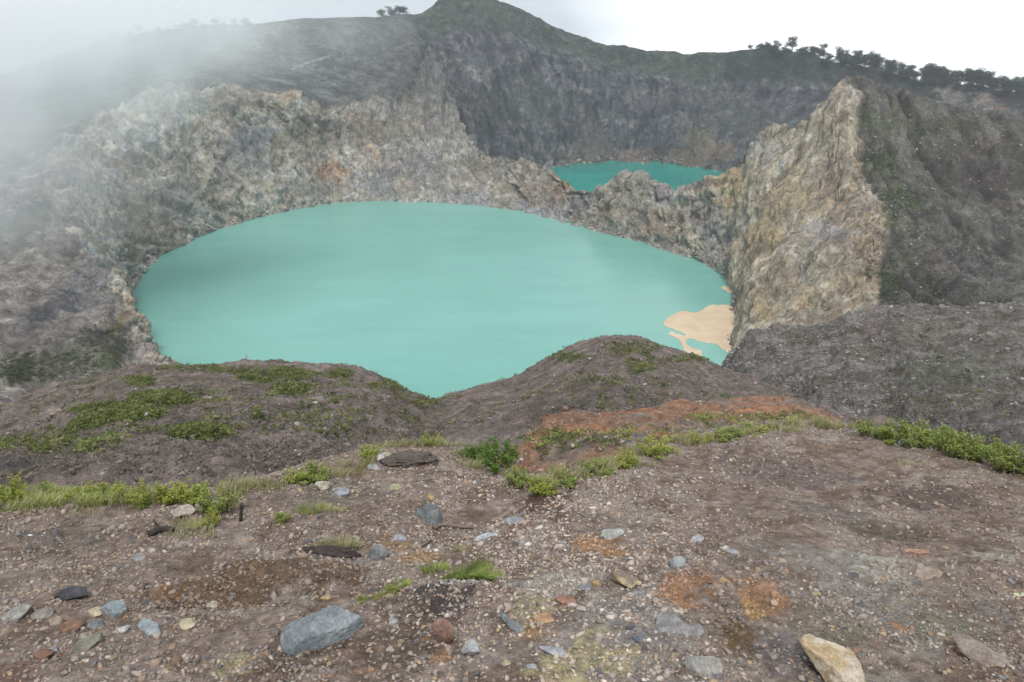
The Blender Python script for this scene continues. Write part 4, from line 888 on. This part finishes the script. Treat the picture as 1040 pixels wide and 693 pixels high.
shrub(736, 446, 30, 16, 'b', 'bright green shrub on the rim in front of the rusty bank')
shrub(712, 450, 28, 14, 'y', 'low shrub on the rim below the rusty bank')
shrub(766, 438, 28, 11, 'y', 'low shrub at the left start of the bare rim')
for i, (px, py, w, h, lb) in enumerate([(884, 444, 28, 18, 'leftmost small shrub of the bright green hedge'), (905, 448, 32, 22, 'bright shrub above the bluish grey stone'), (926, 452, 36, 26, 'rounded bright shrub right of the bluish grey stone'), (948, 456, 38, 32, 'tallest bright shrub near the middle of the hedge'), (968, 462, 36, 28, 'bright shrub right of the tallest in the hedge'),
        (985, 466, 34, 26, 'bright shrub above the bare gap in the hedge foot'), (1002, 470, 34, 26, 'hedge shrub where its top line dips'), (1018, 476, 36, 28, 'bright hedge shrub second from the right edge'), (1036, 480, 36, 26, 'bright hedge shrub cut by the right edge'), (1062, 486, 40, 28, 'bright hedge shrub beyond the right edge')]):
    shrub(px, py, w, h, 'b', lb, 'bright green shrubs of the hedge')
shrub(400, 603, 20, 12, 'b', 'small bright green plant left of the peat mound'); shrub(367, 612, 15, 9, 'b', 'tiny bright plant at the top of the large boulder'); shrub(385, 608, 12, 7, 'y', 'tiny yellow plant between boulder and bright plant')
# grass
def blades(n, pts, hmin, hmax, wd, pals, seed, lean=.35, bias=(0, 0)):
    r = np.random.default_rng(seed); P = pts[r.integers(0, len(pts), n)] if len(pts) != n else pts
    a = r.uniform(0, 6.28, n); h = r.uniform(hmin, hmax, n); ln = r.uniform(.1, 1, n) * lean
    d = np.stack([np.cos(a) * ln + bias[0], np.sin(a) * ln + bias[1], np.ones(n)], -1); s = np.stack([-np.sin(a + 1), np.cos(a + 1), 0 * a], -1)
    h = h * (1 + .55 * pn(P / .2, seed)); Vs = []
    for t, w in ((0, 1), (.45, .8), (.8, .5)):
        c = P + d * np.array([1, 1, 0]) * (h * t ** 1.8)[:, None] + np.array([0, 0, 1]) * (h * (t - .25 * ln * t * t))[:, None]
        Vs += [c - s * wd * w * .5, c + s * wd * w * .5]
    Vs.append(P + d * np.array([1, 1, 0]) * h[:, None] + np.array([0, 0, 1]) * (h * (1 - .35 * ln))[:, None])
    V = np.stack(Vs, 1).reshape(-1, 3); i = np.arange(n)[:, None] * 7
    F_ = np.concatenate([i + [0, 1, 3], i + [0, 3, 2], i + [2, 3, 5], i + [2, 5, 4], i + [4, 5, 6]])
    c = np.array(pals)[r.integers(0, len(pals), n)] * r.uniform(.8, 1.2, (n, 1)); return V, F_, np.repeat(c, 7, 0)
gp = [(.38, .42, .15), (.48, .47, .23), (.30, .36, .10), (.58, .53, .34), (.42, .38, .22)]; gb = [(.33, .42, .10), (.40, .47, .14), (.46, .48, .20), (.22, .30, .07)]; gd = [(.44, .38, .25), (.52, .46, .32), (.36, .33, .17), (.28, .31, .12)]
def field(poly, n, seed):
    """points on the ground inside ovals given in view"""
    r = np.random.default_rng(seed); out = []
    m = n // len(poly) + 1
    for (px, py, rx, ry) in poly:
        c = hit(px, py); Y = np.linalg.norm(c - [0, 0, CAMZ]); ax = rx / FPX * Y; ay = ry / FPX * Y * 1.9
        a = r.uniform(0, 6.28, m); q = np.sqrt(r.uniform(0, 1, m)) * (1 + .25 * np.sin(a * 3 + px)); X = c[0] + np.cos(a) * q * ax; Yy = c[1] + np.sin(a) * q * ay
        out.append(np.stack([X, Yy, gz(X, Yy) - .004], -1))
    return np.concatenate(out)[:n]
def grass_obj(name, ovals, n, h, pals, seed, label=None, lean=.4, wd=.0045, kind=None, bias=(0, 0)):
    P = field(ovals, n, seed); P = P[fbm(P / .11, 2, seed) > -.12] if kind else P; V, F_, c = blades(len(P), P, h * .35, h, wd, pals, seed, lean, bias); cen = P.mean(0)
    o = mesh_np(name, V - cen, F_, grassm, colors=c, smooth_=False); o.location = cen; tag(o, label, 'grass' if label else None, None, kind); return o
grass_obj('grass', [(10, 508, 30, 8), (50, 505, 34, 8), (90, 503, 34, 8), (130, 507, 30, 8), (20, 515, 30, 5), (70, 514, 40, 4), (-40, 515, 40, 9), (-100, 520, 40, 9), (110, 512, 34, 4)], 7600, .10, gp + gb[:2], 801, kind='stuff', lean=.85)
grass_obj('grass', [(545, 490, 30, 7), (585, 482, 34, 7), (625, 472, 34, 7), (660, 461, 30, 6), (695, 451, 28, 5), (735, 443, 34, 5), (780, 437, 30, 4), (820, 434, 26, 3.5), (850, 434, 22, 4)], 6500, .10, gp + gd, 802, kind='stuff', lean=.6, wd=.005)
grass_obj('grass', [(340, 482, 26, 6), (370, 472, 24, 6), (400, 455, 30, 4), (440, 452, 26, 3), (480, 474, 14, 5), (270, 494, 26, 6), (240, 500, 20, 6), (475, 462, 12, 4)], 3800, .09, gd + gp[:2], 803, kind='stuff', lean=.7)
T = 'grass_tuft'
grass_obj(T, [(474, 588, 22, 9)], 900, .15, gb, 810, 'long green grass tuft hanging over the right side of the peat mound', .7, bias=(.35, -.3))
grass_obj(T, [(440, 580, 14, 4)], 260, .07, gb, 811, 'short green grass tuft on the left crest of the peat mound', .6)
grass_obj(T, [(342, 556, 22, 5)], 420, .07, gd + gb[:1], 812, 'dry grass tuft growing on the dark peat lip', .8)
grass_obj(T, [(322, 520, 22, 6)], 460, .07, gp + gb[:1], 813, 'yellow green grass tuft below the leaning yellow white stone', .7)
grass_obj(T, [(190, 538, 18, 6)], 330, .08, gp, 814, 'pale grass tuft in front of the rounded beige stone', .8)
grass_obj(T, [(407, 596, 10, 4)], 150, .045, gb, 815, 'short grass tuft around the small bright green plant', .7)
grass_obj(T, [(612, 476, 12, 4)], 200, .10, gd, 816, 'dry grass tuft behind the white paper scrap', .8)

grass_obj('grass', [(545, 496, 24, 6), (470, 560, 14, 4), (600, 486, 20, 4), (930, 470, 40, 4), (985, 486, 40, 4), (60, 522, 60, 4), (200, 545, 30, 3)], 1500, .06, gd, 804, kind='stuff', lean=1.)
# low cover on the near hills: leafy mats in the green patches
def cover(name, S, Cc, ovals, n, size, pals, seed, leaves=14):
    r = np.random.default_rng(seed); px, py = project(S); W_ = S.reshape(-1, 3); pxr, pyr = px.ravel(), py.ravel(); idx = []
    for (cx, cy, rx, ry, k) in ovals:
        d = ((pxr - cx) / rx) ** 2 + ((pyr - cy) / ry) ** 2
        nz_ = pn(W_ / 2.5, seed) * .9
        j = np.where((d + nz_ < 1) & (W_[:, 1] > 8))[0]
        if len(j): idx.append(r.choice(j, int(n * k)))
    idx = np.concatenate(idx); m = len(idx); B0 = W_[idx] + np.stack([*r.normal(0, .15, (2, m)), 0 * idx], -1)
    s = size * r.uniform(.5, 1.4, m)
    d = r.normal(size=(m, leaves, 3)); d[..., 2] = np.abs(d[..., 2]) * .7 + .2; d /= np.linalg.norm(d, axis=-1, keepdims=True)
    P = (B0[:, None] + d * s[:, None, None] * r.uniform(.1, .7, (m, leaves, 1)) * np.array([1, 1, .6])).reshape(-1, 3)
    V, F_ = leaf_mesh(P, d.reshape(-1, 3), np.repeat(s, leaves) * .5, np.repeat(s, leaves) * .3, r)
    c = np.array(pals)[r.integers(0, len(pals), m)] * r.uniform(.7, 1.3, (m, 1)); c = np.repeat(c, leaves * 4, 0)
    return tag(mesh_np(name, V, F_, leafm, colors=c, smooth_=False), kind='stuff')
hg = [(.17, .19, .06), (.13, .16, .045), (.21, .22, .085), (.09, .115, .03)]
cover('low_ground_cover', HS, HC, [(115, 420, 48, 9, 1.2), (165, 406, 30, 6, .9), (205, 442, 24, 6, .6), (90, 431, 20, 6, .3), (145, 388, 18, 4, .3), (280, 381, 42, 6, .8), (295, 396, 18, 4, .3), (345, 380, 14, 4, .3), (430, 409, 14, 7, .35), (400, 392, 24, 5, .3), (230, 375, 60, 3, .5),
      (640, 354, 28, 7, .35), (575, 362, 20, 4, .2), (650, 372, 14, 8, .15), (700, 364, 26, 4, .25), (240, 410, 240, 34, .9), (60, 450, 60, 12, .4), (620, 390, 120, 30, .35)], 1500, .34, hg, 900)
dry = [(.21, .175, .145), (.15, .13, .11), (.27, .235, .20), (.12, .105, .085)]
cover('dry_ground_cover', HS, HC, [(150, 430, 200, 60, 2.6), (330, 430, 130, 50, 1.6), (600, 395, 140, 50, 1.6), (420, 420, 60, 30, .5), (780, 405, 50, 16, .3)], 2200, .20, dry, 901, 9)
cover('dry_ground_cover', RS, RC, [(880, 375, 170, 60, 2.2), (980, 400, 80, 50, 1)], 1800, .34, dry + hg[:2], 902, 9)
cover('low_ground_cover', TS, TC, [(715, 425, 16, 6, .4), (760, 427, 30, 6, .5), (600, 445, 50, 10, .7), (560, 452, 20, 8, .3), (810, 424, 20, 8, .4), (650, 448, 50, 8, .5)], 700, .12, hg + gd[:1] + yg[:1], 903, 12)
cv = [(.08, .10, .042), (.06, .08, .032), (.11, .125, .055)]
cover('low_ground_cover', CRATER, None, [(105, 350, 30, 22, .5), (55, 372, 45, 16, .5), (15, 376, 25, 14, .6), (20, 230, 30, 30, .4), (900, 165, 16, 14, .3), (920, 200, 26, 12, .4), (905, 285, 14, 20, .5), (930, 265, 60, 30, .5), (960, 190, 90, 70, .9)], 600, 1.0, cv, 904, 10)
# pale stones resting on the hill slopes
def hill_stone(S, px, py, w, label, seed, col=((.33, .31, .30), (.42, .41, .40))):
    X, Y_ = project(S); d = (X - px) ** 2 + (Y_ - py) ** 2; W_ = S.reshape(-1, 3); j = np.where((d.ravel() < d.min() + 1.5) & (W_[:, 1] > 5))[0]; j = j[np.argmin(W_[j, 1])]; p = W_[j]
    m = w / FPX * p[1]; V, Fc = rock_shape(seed, (m, m * .8, m * .55), 3, 10)
    o = mesh_np('rock', V, Fc, stone_big, colors=colour_rock(V, *col, seed)); o.location = (p[0], p[1], p[2] + m * .12); o.rotation_euler = (0, 0, seed); tag(o, label, 'rock'); return o
stone_big = rock_mat('hill_stone', [2, 8], (.6, .5), contrast=.3)
hill_stone(HS, 318, 411, 9, 'pale grey rock on the upper slope of the left hill', 1); hill_stone(HS, 302, 431, 8, 'low grey rock in the middle of the left hill', 2); hill_stone(HS, 78, 397, 5, 'small white rock near the left end of the left hill', 3)
hill_stone(HS, 9, 440, 5, 'tiny pale rock at the far left of the left hill', 4); hill_stone(HS, 215, 404, 5, 'tiny white rock right of the green patches on the left hill', 5); hill_stone(HS, 599, 364, 5, 'white rock near the top of the middle hill', 6)
hill_stone(HS, 655, 391, 6, 'pale rock on the right flank of the middle hill', 7); hill_stone(HS, 577, 372, 4, 'tiny white rock left of the one near the hill top', 8); hill_stone(RS, 997, 306, 7, 'pale boulder on the crest of the right hill', 9)
hill_stone(RS, 866, 352, 4, 'tiny white rock on the right hill near its crest', 10); hill_stone(TS, 676, 430, 9, 'pale stone on the rusty bank beside bleached sticks', 12)
def sheet_pt(S, px, py, up=0):
    X, Y_ = project(S); d = (X - px) ** 2 + (Y_ - py) ** 2; W_ = S.reshape(-1, 3); j = np.where((d.ravel() < d.min() + 1.5) & (W_[:, 1] > 5))[0]; j = j[np.argmin(W_[j, 1])]; return W_[j] + [0, 0, up]
q = sheet_pt(TS, 688, 434, .05)
V, Fc = tube([([q + [-.12, .1, .25], q + [0, 0, .12], q + [.16, -.1, .02]], .05, .035)]); tag(mesh_np('bleached_stick', V, Fc, palewood), 'bleached pale stick on the rusty bank above the grass', 'stick')
# railing on the foggy slope
def slope_pt(px, py):
    X, Y_ = project(CRATER); d = (X - px) ** 2 + (Y_ - py) ** 2 + np.where(CRATER[..., 1] < 500, 1e6, 0); return CRATER.reshape(-1, 3)[np.argmin(d)]
fe = bpy.data.objects.new('railing', None); COL.objects.link(fe); base_ = slope_pt(298, 70); fe.location = base_
tag(fe, 'faint pale railing climbing the foggy slope above the far shore', 'railing')
palem = simple_mat('pale_paint', (.55, .55, .54), (.65, .65, .64), 2)
rp = [slope_pt(298 + 50 * t, 71 - 15 * t) - base_ for t in np.linspace(0, 1, 8)]
for q_ in rp:
    V, Fc = tube([([q_ + [0, 0, -.3], q_ + [0, 0, 1.2], q_ + [0, 0, 2.6]], .16, .14)], 6); mesh_np('post', V, Fc, palem, fe)
for hgt in (1.3, 2.4):
    V, Fc = tube([([q_ + [0, 0, hgt] for q_ in rp], .13, .13)], 6, knob=0); mesh_np('rail', V, Fc, palem, fe)
# ------------------------------------------------------------------ trees on the skyline
barkm = simple_mat('bark', (.05, .042, .036), (.085, .072, .06), 2)
treem = attr_leaf('tree_leaf', .15)
def tree_proto(seed, kind):
    r = np.random.default_rng(seed); H_ = 1.0; paths = []; LP, LD = [], []
    lean = r.normal(0, .05, 2); top = np.array([lean[0], lean[1], .62]); paths.append(([[0, 0, -.08], [lean[0] * .4, lean[1] * .4, .3], top], .028, .014))
    nb = 13 if kind else 17
    for k_ in range(nb):
        a = r.uniform(0, 6.28); z0 = r.uniform(.10 if not kind else .22, .60); b0 = np.array([lean[0] * z0, lean[1] * z0, z0]); rad = r.uniform(.10, .32)
        tip = b0 + [math.cos(a) * rad, math.sin(a) * rad, r.uniform(.05, .36)]
        paths.append(([b0, (b0 + tip) / 2 + [0, 0, -.02], tip], .012, .004)); nl = 90 if kind else 130
        cr = r.uniform(.09, .15) if kind else r.uniform(.13, .20)
        d = r.normal(size=(nl, 3)); d /= np.linalg.norm(d, axis=1)[:, None]; pp = tip + d * cr * r.uniform(.2, 1, (nl, 1)) * np.array([1, 1, .7]); LP.append(pp); LD.append(d)
    LP, LD = np.concatenate(LP), np.concatenate(LD); V, F_ = leaf_mesh(LP, LD, .05 * r.uniform(.6, 1.3, len(LP)), .034, r)
    pals = np.array([(.035, .05, .03), (.05, .065, .035), (.028, .04, .026), (.065, .075, .04)]); c = pals[r.integers(0, 4, len(LP))]
    tv, tf = tube(paths, 5)
    return mesh_np('crown', V, F_, treem, colors=np.repeat(c, 4, 0), link=False, smooth_=False), mesh_np('trunk', tv, tf, barkm, link=False)
TP = [tree_proto(50 + i, i % 2) for i in range(6)]
def ridge_pt(S, px, below=0):
    X, Y_ = project(S); q = (np.abs(X - px) < 2.5) & (S[..., 2] > -80) & (S[..., 1] > 600); j = np.argmin(np.where(q, Y_, 1e9))
    if below: j = np.argmin(np.where(q, np.abs(Y_ - Y_.ravel()[j] - below), 1e9))
    return S.reshape(-1, 3)[j], Y_.ravel()[j]
def tree(S, px, h, k, label, group=None, wide=1.0, dy=0, name='tree', below=0):
    p, _ = ridge_pt(S, px, below); m = h / FPX * p[1]
    e = bpy.data.objects.new(name, None); COL.objects.link(e); e.location = (p[0], p[1] + dy, p[2] - .09 * m - abs(dy) * .1); e.rotation_euler = (0, 0, k * 1.3); e.scale = (m * wide, m * wide, m)
    for me in TP[k % 6]:
        c = bpy.data.objects.new(me.name.split('.')[0], me); COL.objects.link(c); c.parent = e
    tag(e, label, 'tree', group)
big = [(802, 16, 1, 1.1, 'tallest open crowned tree near the left end of the skyline row'), (838, 14, 3, .9, 'thin open tree standing apart right of the tallest one'), (852, 15, 0, 1.0, 'rounded dense tree just right of the thin open tree'), (780, 8, 2, 1.0, 'small bushy tree left of the tallest skyline tree'), (790, 10, 5, 1.2, 'small tree tucked against the left of the tallest one'),
       (982, 16, 2, 1.3, 'broad dense tree with a sky gap on its right'), (1000, 16, 4, 1.4, 'broad dense tree right of the sky gap'), (1022, 15, 0, 1.3, 'dense tree second from the right end of the skyline'), (1037, 14, 3, 1., 'open tree at the right end of the skyline'), (887, 15, 4, 1, 'pointed tree at the left end of the dense row')]
for px, h, k, wd, lb in big: tree(FAR, px, h * 1.15, k, lb, None, wd)
random.seed(5)
for i, px in enumerate(np.arange(858, 1044, 3.9)):
    px = px + random.uniform(-1.2, 1.2)
    tree(FAR, px, random.uniform(11, 17), random.randrange(6), 'dark tree in the unbroken row along the right skyline', 'trees in the row along the right skyline', random.uniform(.9, 1.5), random.uniform(-6, 8))
for i, px in enumerate(np.arange(770, 1044, 5.6)):
    b_ = 3 + (px - 770) / 270 * 2 + random.uniform(-1, 4)
    tree(FAR, px + random.uniform(-2, 2), random.uniform(8, 12), random.randrange(6), 'dark low tree on the slope just under the right skyline', 'trees on the slope under the right skyline', random.uniform(1.2, 1.7), 0, below=b_)
for px, h in ((760, 5), (767, 4), (774, 6), (812, 6), (822, 5), (828, 7), (845, 8)):
    tree(FAR, px, h, int(px) % 6, 'low bushy tree on the bare left part of the skyline', 'low trees on the skyline', 1.5, name='low_tree')
for px, h in ((388, 8), (396, 9), (404, 9), (412, 8)):
    tree(CRATER, px, h, int(px) % 6, 'bushy tree in the small clump left of the summit', 'clump of trees left of the summit', 1.6)
for i, px in enumerate(np.arange(95, 262, 9.5)):
    tree(CRATER, px, random.uniform(6, 10), i % 6, 'tree on the left ridge fading into the fog', 'trees on the foggy left ridge', random.uniform(1.1, 1.8), 0, below=random.uniform(.5, 5))

# ------------------------------------------------------------------ air: even haze and the drifting fog bank
def box(name, lo, hi):
    me = bpy.data.meshes.new(name); v = [(x, y, z) for x in (lo[0], hi[0]) for y in (lo[1], hi[1]) for z in (lo[2], hi[2])]
    me.from_pydata(v, [], [(0, 1, 3, 2), (4, 6, 7, 5), (0, 4, 5, 1), (2, 3, 7, 6), (0, 2, 6, 4), (1, 5, 7, 3)]); me.update()
    o = bpy.data.objects.new(name, me); COL.objects.link(o); return o
hz = box('haze', (-900, -60, -300), (900, 1400, 75)); tag(hz, kind='stuff')
m, nt, b = new_mat('haze_air'); nt.nodes.remove(b); v = nt.nodes.new('ShaderNodeVolumePrincipled'); v.inputs['Density'].default_value = .00017; v.inputs['Color'].default_value = (.89, .92, .96, 1); v.inputs['Anisotropy'].default_value = .2
nt.links.new(v.outputs[0], nt.nodes['Material Output'].inputs['Volume']); hz.data.materials.append(m)
def fog(center, rad, dens, seed):
    V, Fc = ico(3); o = mesh_np('fog_bank', V * np.array(rad), Fc, None or bpy.data.materials.new('fog%d' % seed)); o.location = center; tag(o, kind='stuff')
    m = o.data.materials[0]; m.name = 'fog_vapour'; m.use_nodes = True; nt = m.node_tree; nt.nodes.remove(nt.nodes['Principled BSDF']); v = nt.nodes.new('ShaderNodeVolumePrincipled'); v.inputs['Color'].default_value = (1, 1, .995, 1)
    tc = nt.nodes.new('ShaderNodeTexCoord'); mp = nt.nodes.new('ShaderNodeMapping'); mp.inputs['Scale'].default_value = tuple(1 / r_ for r_ in rad); nt.links.new(tc.outputs['Object'], mp.inputs[0])
    ln = nt.nodes.new('ShaderNodeVectorMath'); ln.operation = 'LENGTH'; nt.links.new(mp.outputs[0], ln.inputs[0])
    fall = ramp_val(nt, ln.outputs['Value'], .15, .97, 1, 0)
    nt.nodes[-1].interpolation_type = 'SMOOTHSTEP'
    n = nt.nodes.new('ShaderNodeTexNoise'); n.inputs['Scale'].default_value = .02; n.inputs['Detail'].default_value = 3; n.inputs['Roughness'].default_value = .55; nt.links.new(tc.outputs['Object'], n.inputs['Vector'])
    nv = ramp_val(nt, n.outputs['Fac'], .38, .62, .08, 1.7)
    mu = nt.nodes.new('ShaderNodeMath'); mu.operation = 'MULTIPLY'; nt.links.new(fall, mu.inputs[0]); nt.links.new(nv, mu.inputs[1]); mu2 = nt.nodes.new('ShaderNodeMath'); mu2.operation = 'MULTIPLY'; mu2.inputs[1].default_value = dens; nt.links.new(mu.outputs[0], mu2.inputs[0])
    nt.links.new(mu2.outputs[0], v.inputs['Density']); nt.links.new(v.outputs[0], nt.nodes['Material Output'].inputs['Volume']); m.cycles.volume_step_rate = .6
fog(at(-120, 14, 330), (180, 130, 76), .0225, 1)
fog(at(130, 22, 540), (220, 90, 50), .0085, 2)
fog(at(-40, 190, 240), (80, 60, 30), .010, 3)

# ------------------------------------------------------------------ light
SUN_EL, SUN_AZ = math.radians(60), math.radians(-179)     # high behind the camera
w = bpy.data.worlds.new('World'); sc.world = w; w.use_nodes = True; nt = w.node_tree; bgd = nt.nodes['Background']; bgd.inputs['Strength'].default_value = .1
sky = nt.nodes.new('ShaderNodeTexSky'); sky.sky_type = 'NISHITA'; sky.sun_disc = False; sky.sun_elevation = SUN_EL; sky.sun_rotation = SUN_AZ
tc = nt.nodes.new('ShaderNodeTexCoord'); n = nt.nodes.new('ShaderNodeTexNoise'); n.inputs['Scale'].default_value = 2.2; n.inputs['Detail'].default_value = 6; n.inputs['Roughness'].default_value = .5
mp = nt.nodes.new('ShaderNodeMapping'); mp.inputs['Scale'].default_value = (1, 1, 2.6); mp.inputs['Location'].default_value = (.35, .1, .2); nt.links.new(tc.outputs['Generated'], mp.inputs[0]); nt.links.new(mp.outputs[0], n.inputs['Vector'])
dt = nt.nodes.new('ShaderNodeVectorMath'); dt.operation = 'DOT_PRODUCT'; dt.inputs[1].default_value = (math.sin(math.radians(38)) * .98, math.cos(math.radians(38)) * .98, .2); nt.links.new(tc.outputs['Generated'], dt.inputs[0])
glow = ramp_val(nt, dt.outputs['Value'], .81, .95, 0, 1)
ad = nt.nodes.new('ShaderNodeMath'); ad.operation = 'MULTIPLY_ADD'; nt.links.new(ramp_val(nt, n.outputs['Fac'], .35, .65, -.3, .2), ad.inputs[0]); ad.inputs[1].default_value = 1.0; nt.links.new(glow, ad.inputs[2]); ad.use_clamp = True
cl = mixc(nt, 'MIX', ad.outputs[0], (5.3, 5.8, 6.4), (14, 14.4, 15))
full = mixc(nt, 'MIX', .9, sky.outputs[0], cl)
nt.links.new(full, bgd.inputs['Color'])
sl = bpy.data.lights.new('sun', 'SUN'); sl.energy = 2.0; sl.angle = math.radians(14); sl.color = (1, .965, .92)
so = bpy.data.objects.new('sun', sl); COL.objects.link(so)
d = Vector((math.sin(SUN_AZ) * math.cos(SUN_EL), math.cos(SUN_AZ) * math.cos(SUN_EL), math.sin(SUN_EL))); so.rotation_euler = d.to_track_quat('Z', 'Y').to_euler()

cam = bpy.data.cameras.new('camera'); cam.lens = LENS; cam.sensor_width = 36; cam.clip_start = .05; cam.clip_end = 5000
co = bpy.data.objects.new('camera', cam); co.location = (0, 0, CAMZ); co.rotation_euler = (math.pi / 2 - PITCH, 0, 0); COL.objects.link(co); sc.camera = co
sc.view_settings.view_transform = 'Standard'; sc.view_settings.look = 'None'; sc.view_settings.exposure = .45; sc.view_settings.gamma = 1; sc.view_settings.use_curve_mapping = False
sc.render.engine = 'CYCLES'; cy = sc.cycles; cy.use_denoising = True; cy.max_bounces = 7; cy.volume_bounces = 5; cy.transparent_max_bounces = 8; cy.caustics_reflective = False; cy.caustics_refractive = False
cy.volume_max_steps = 128; cy.use_adaptive_sampling = True; cy.adaptive_threshold = .02
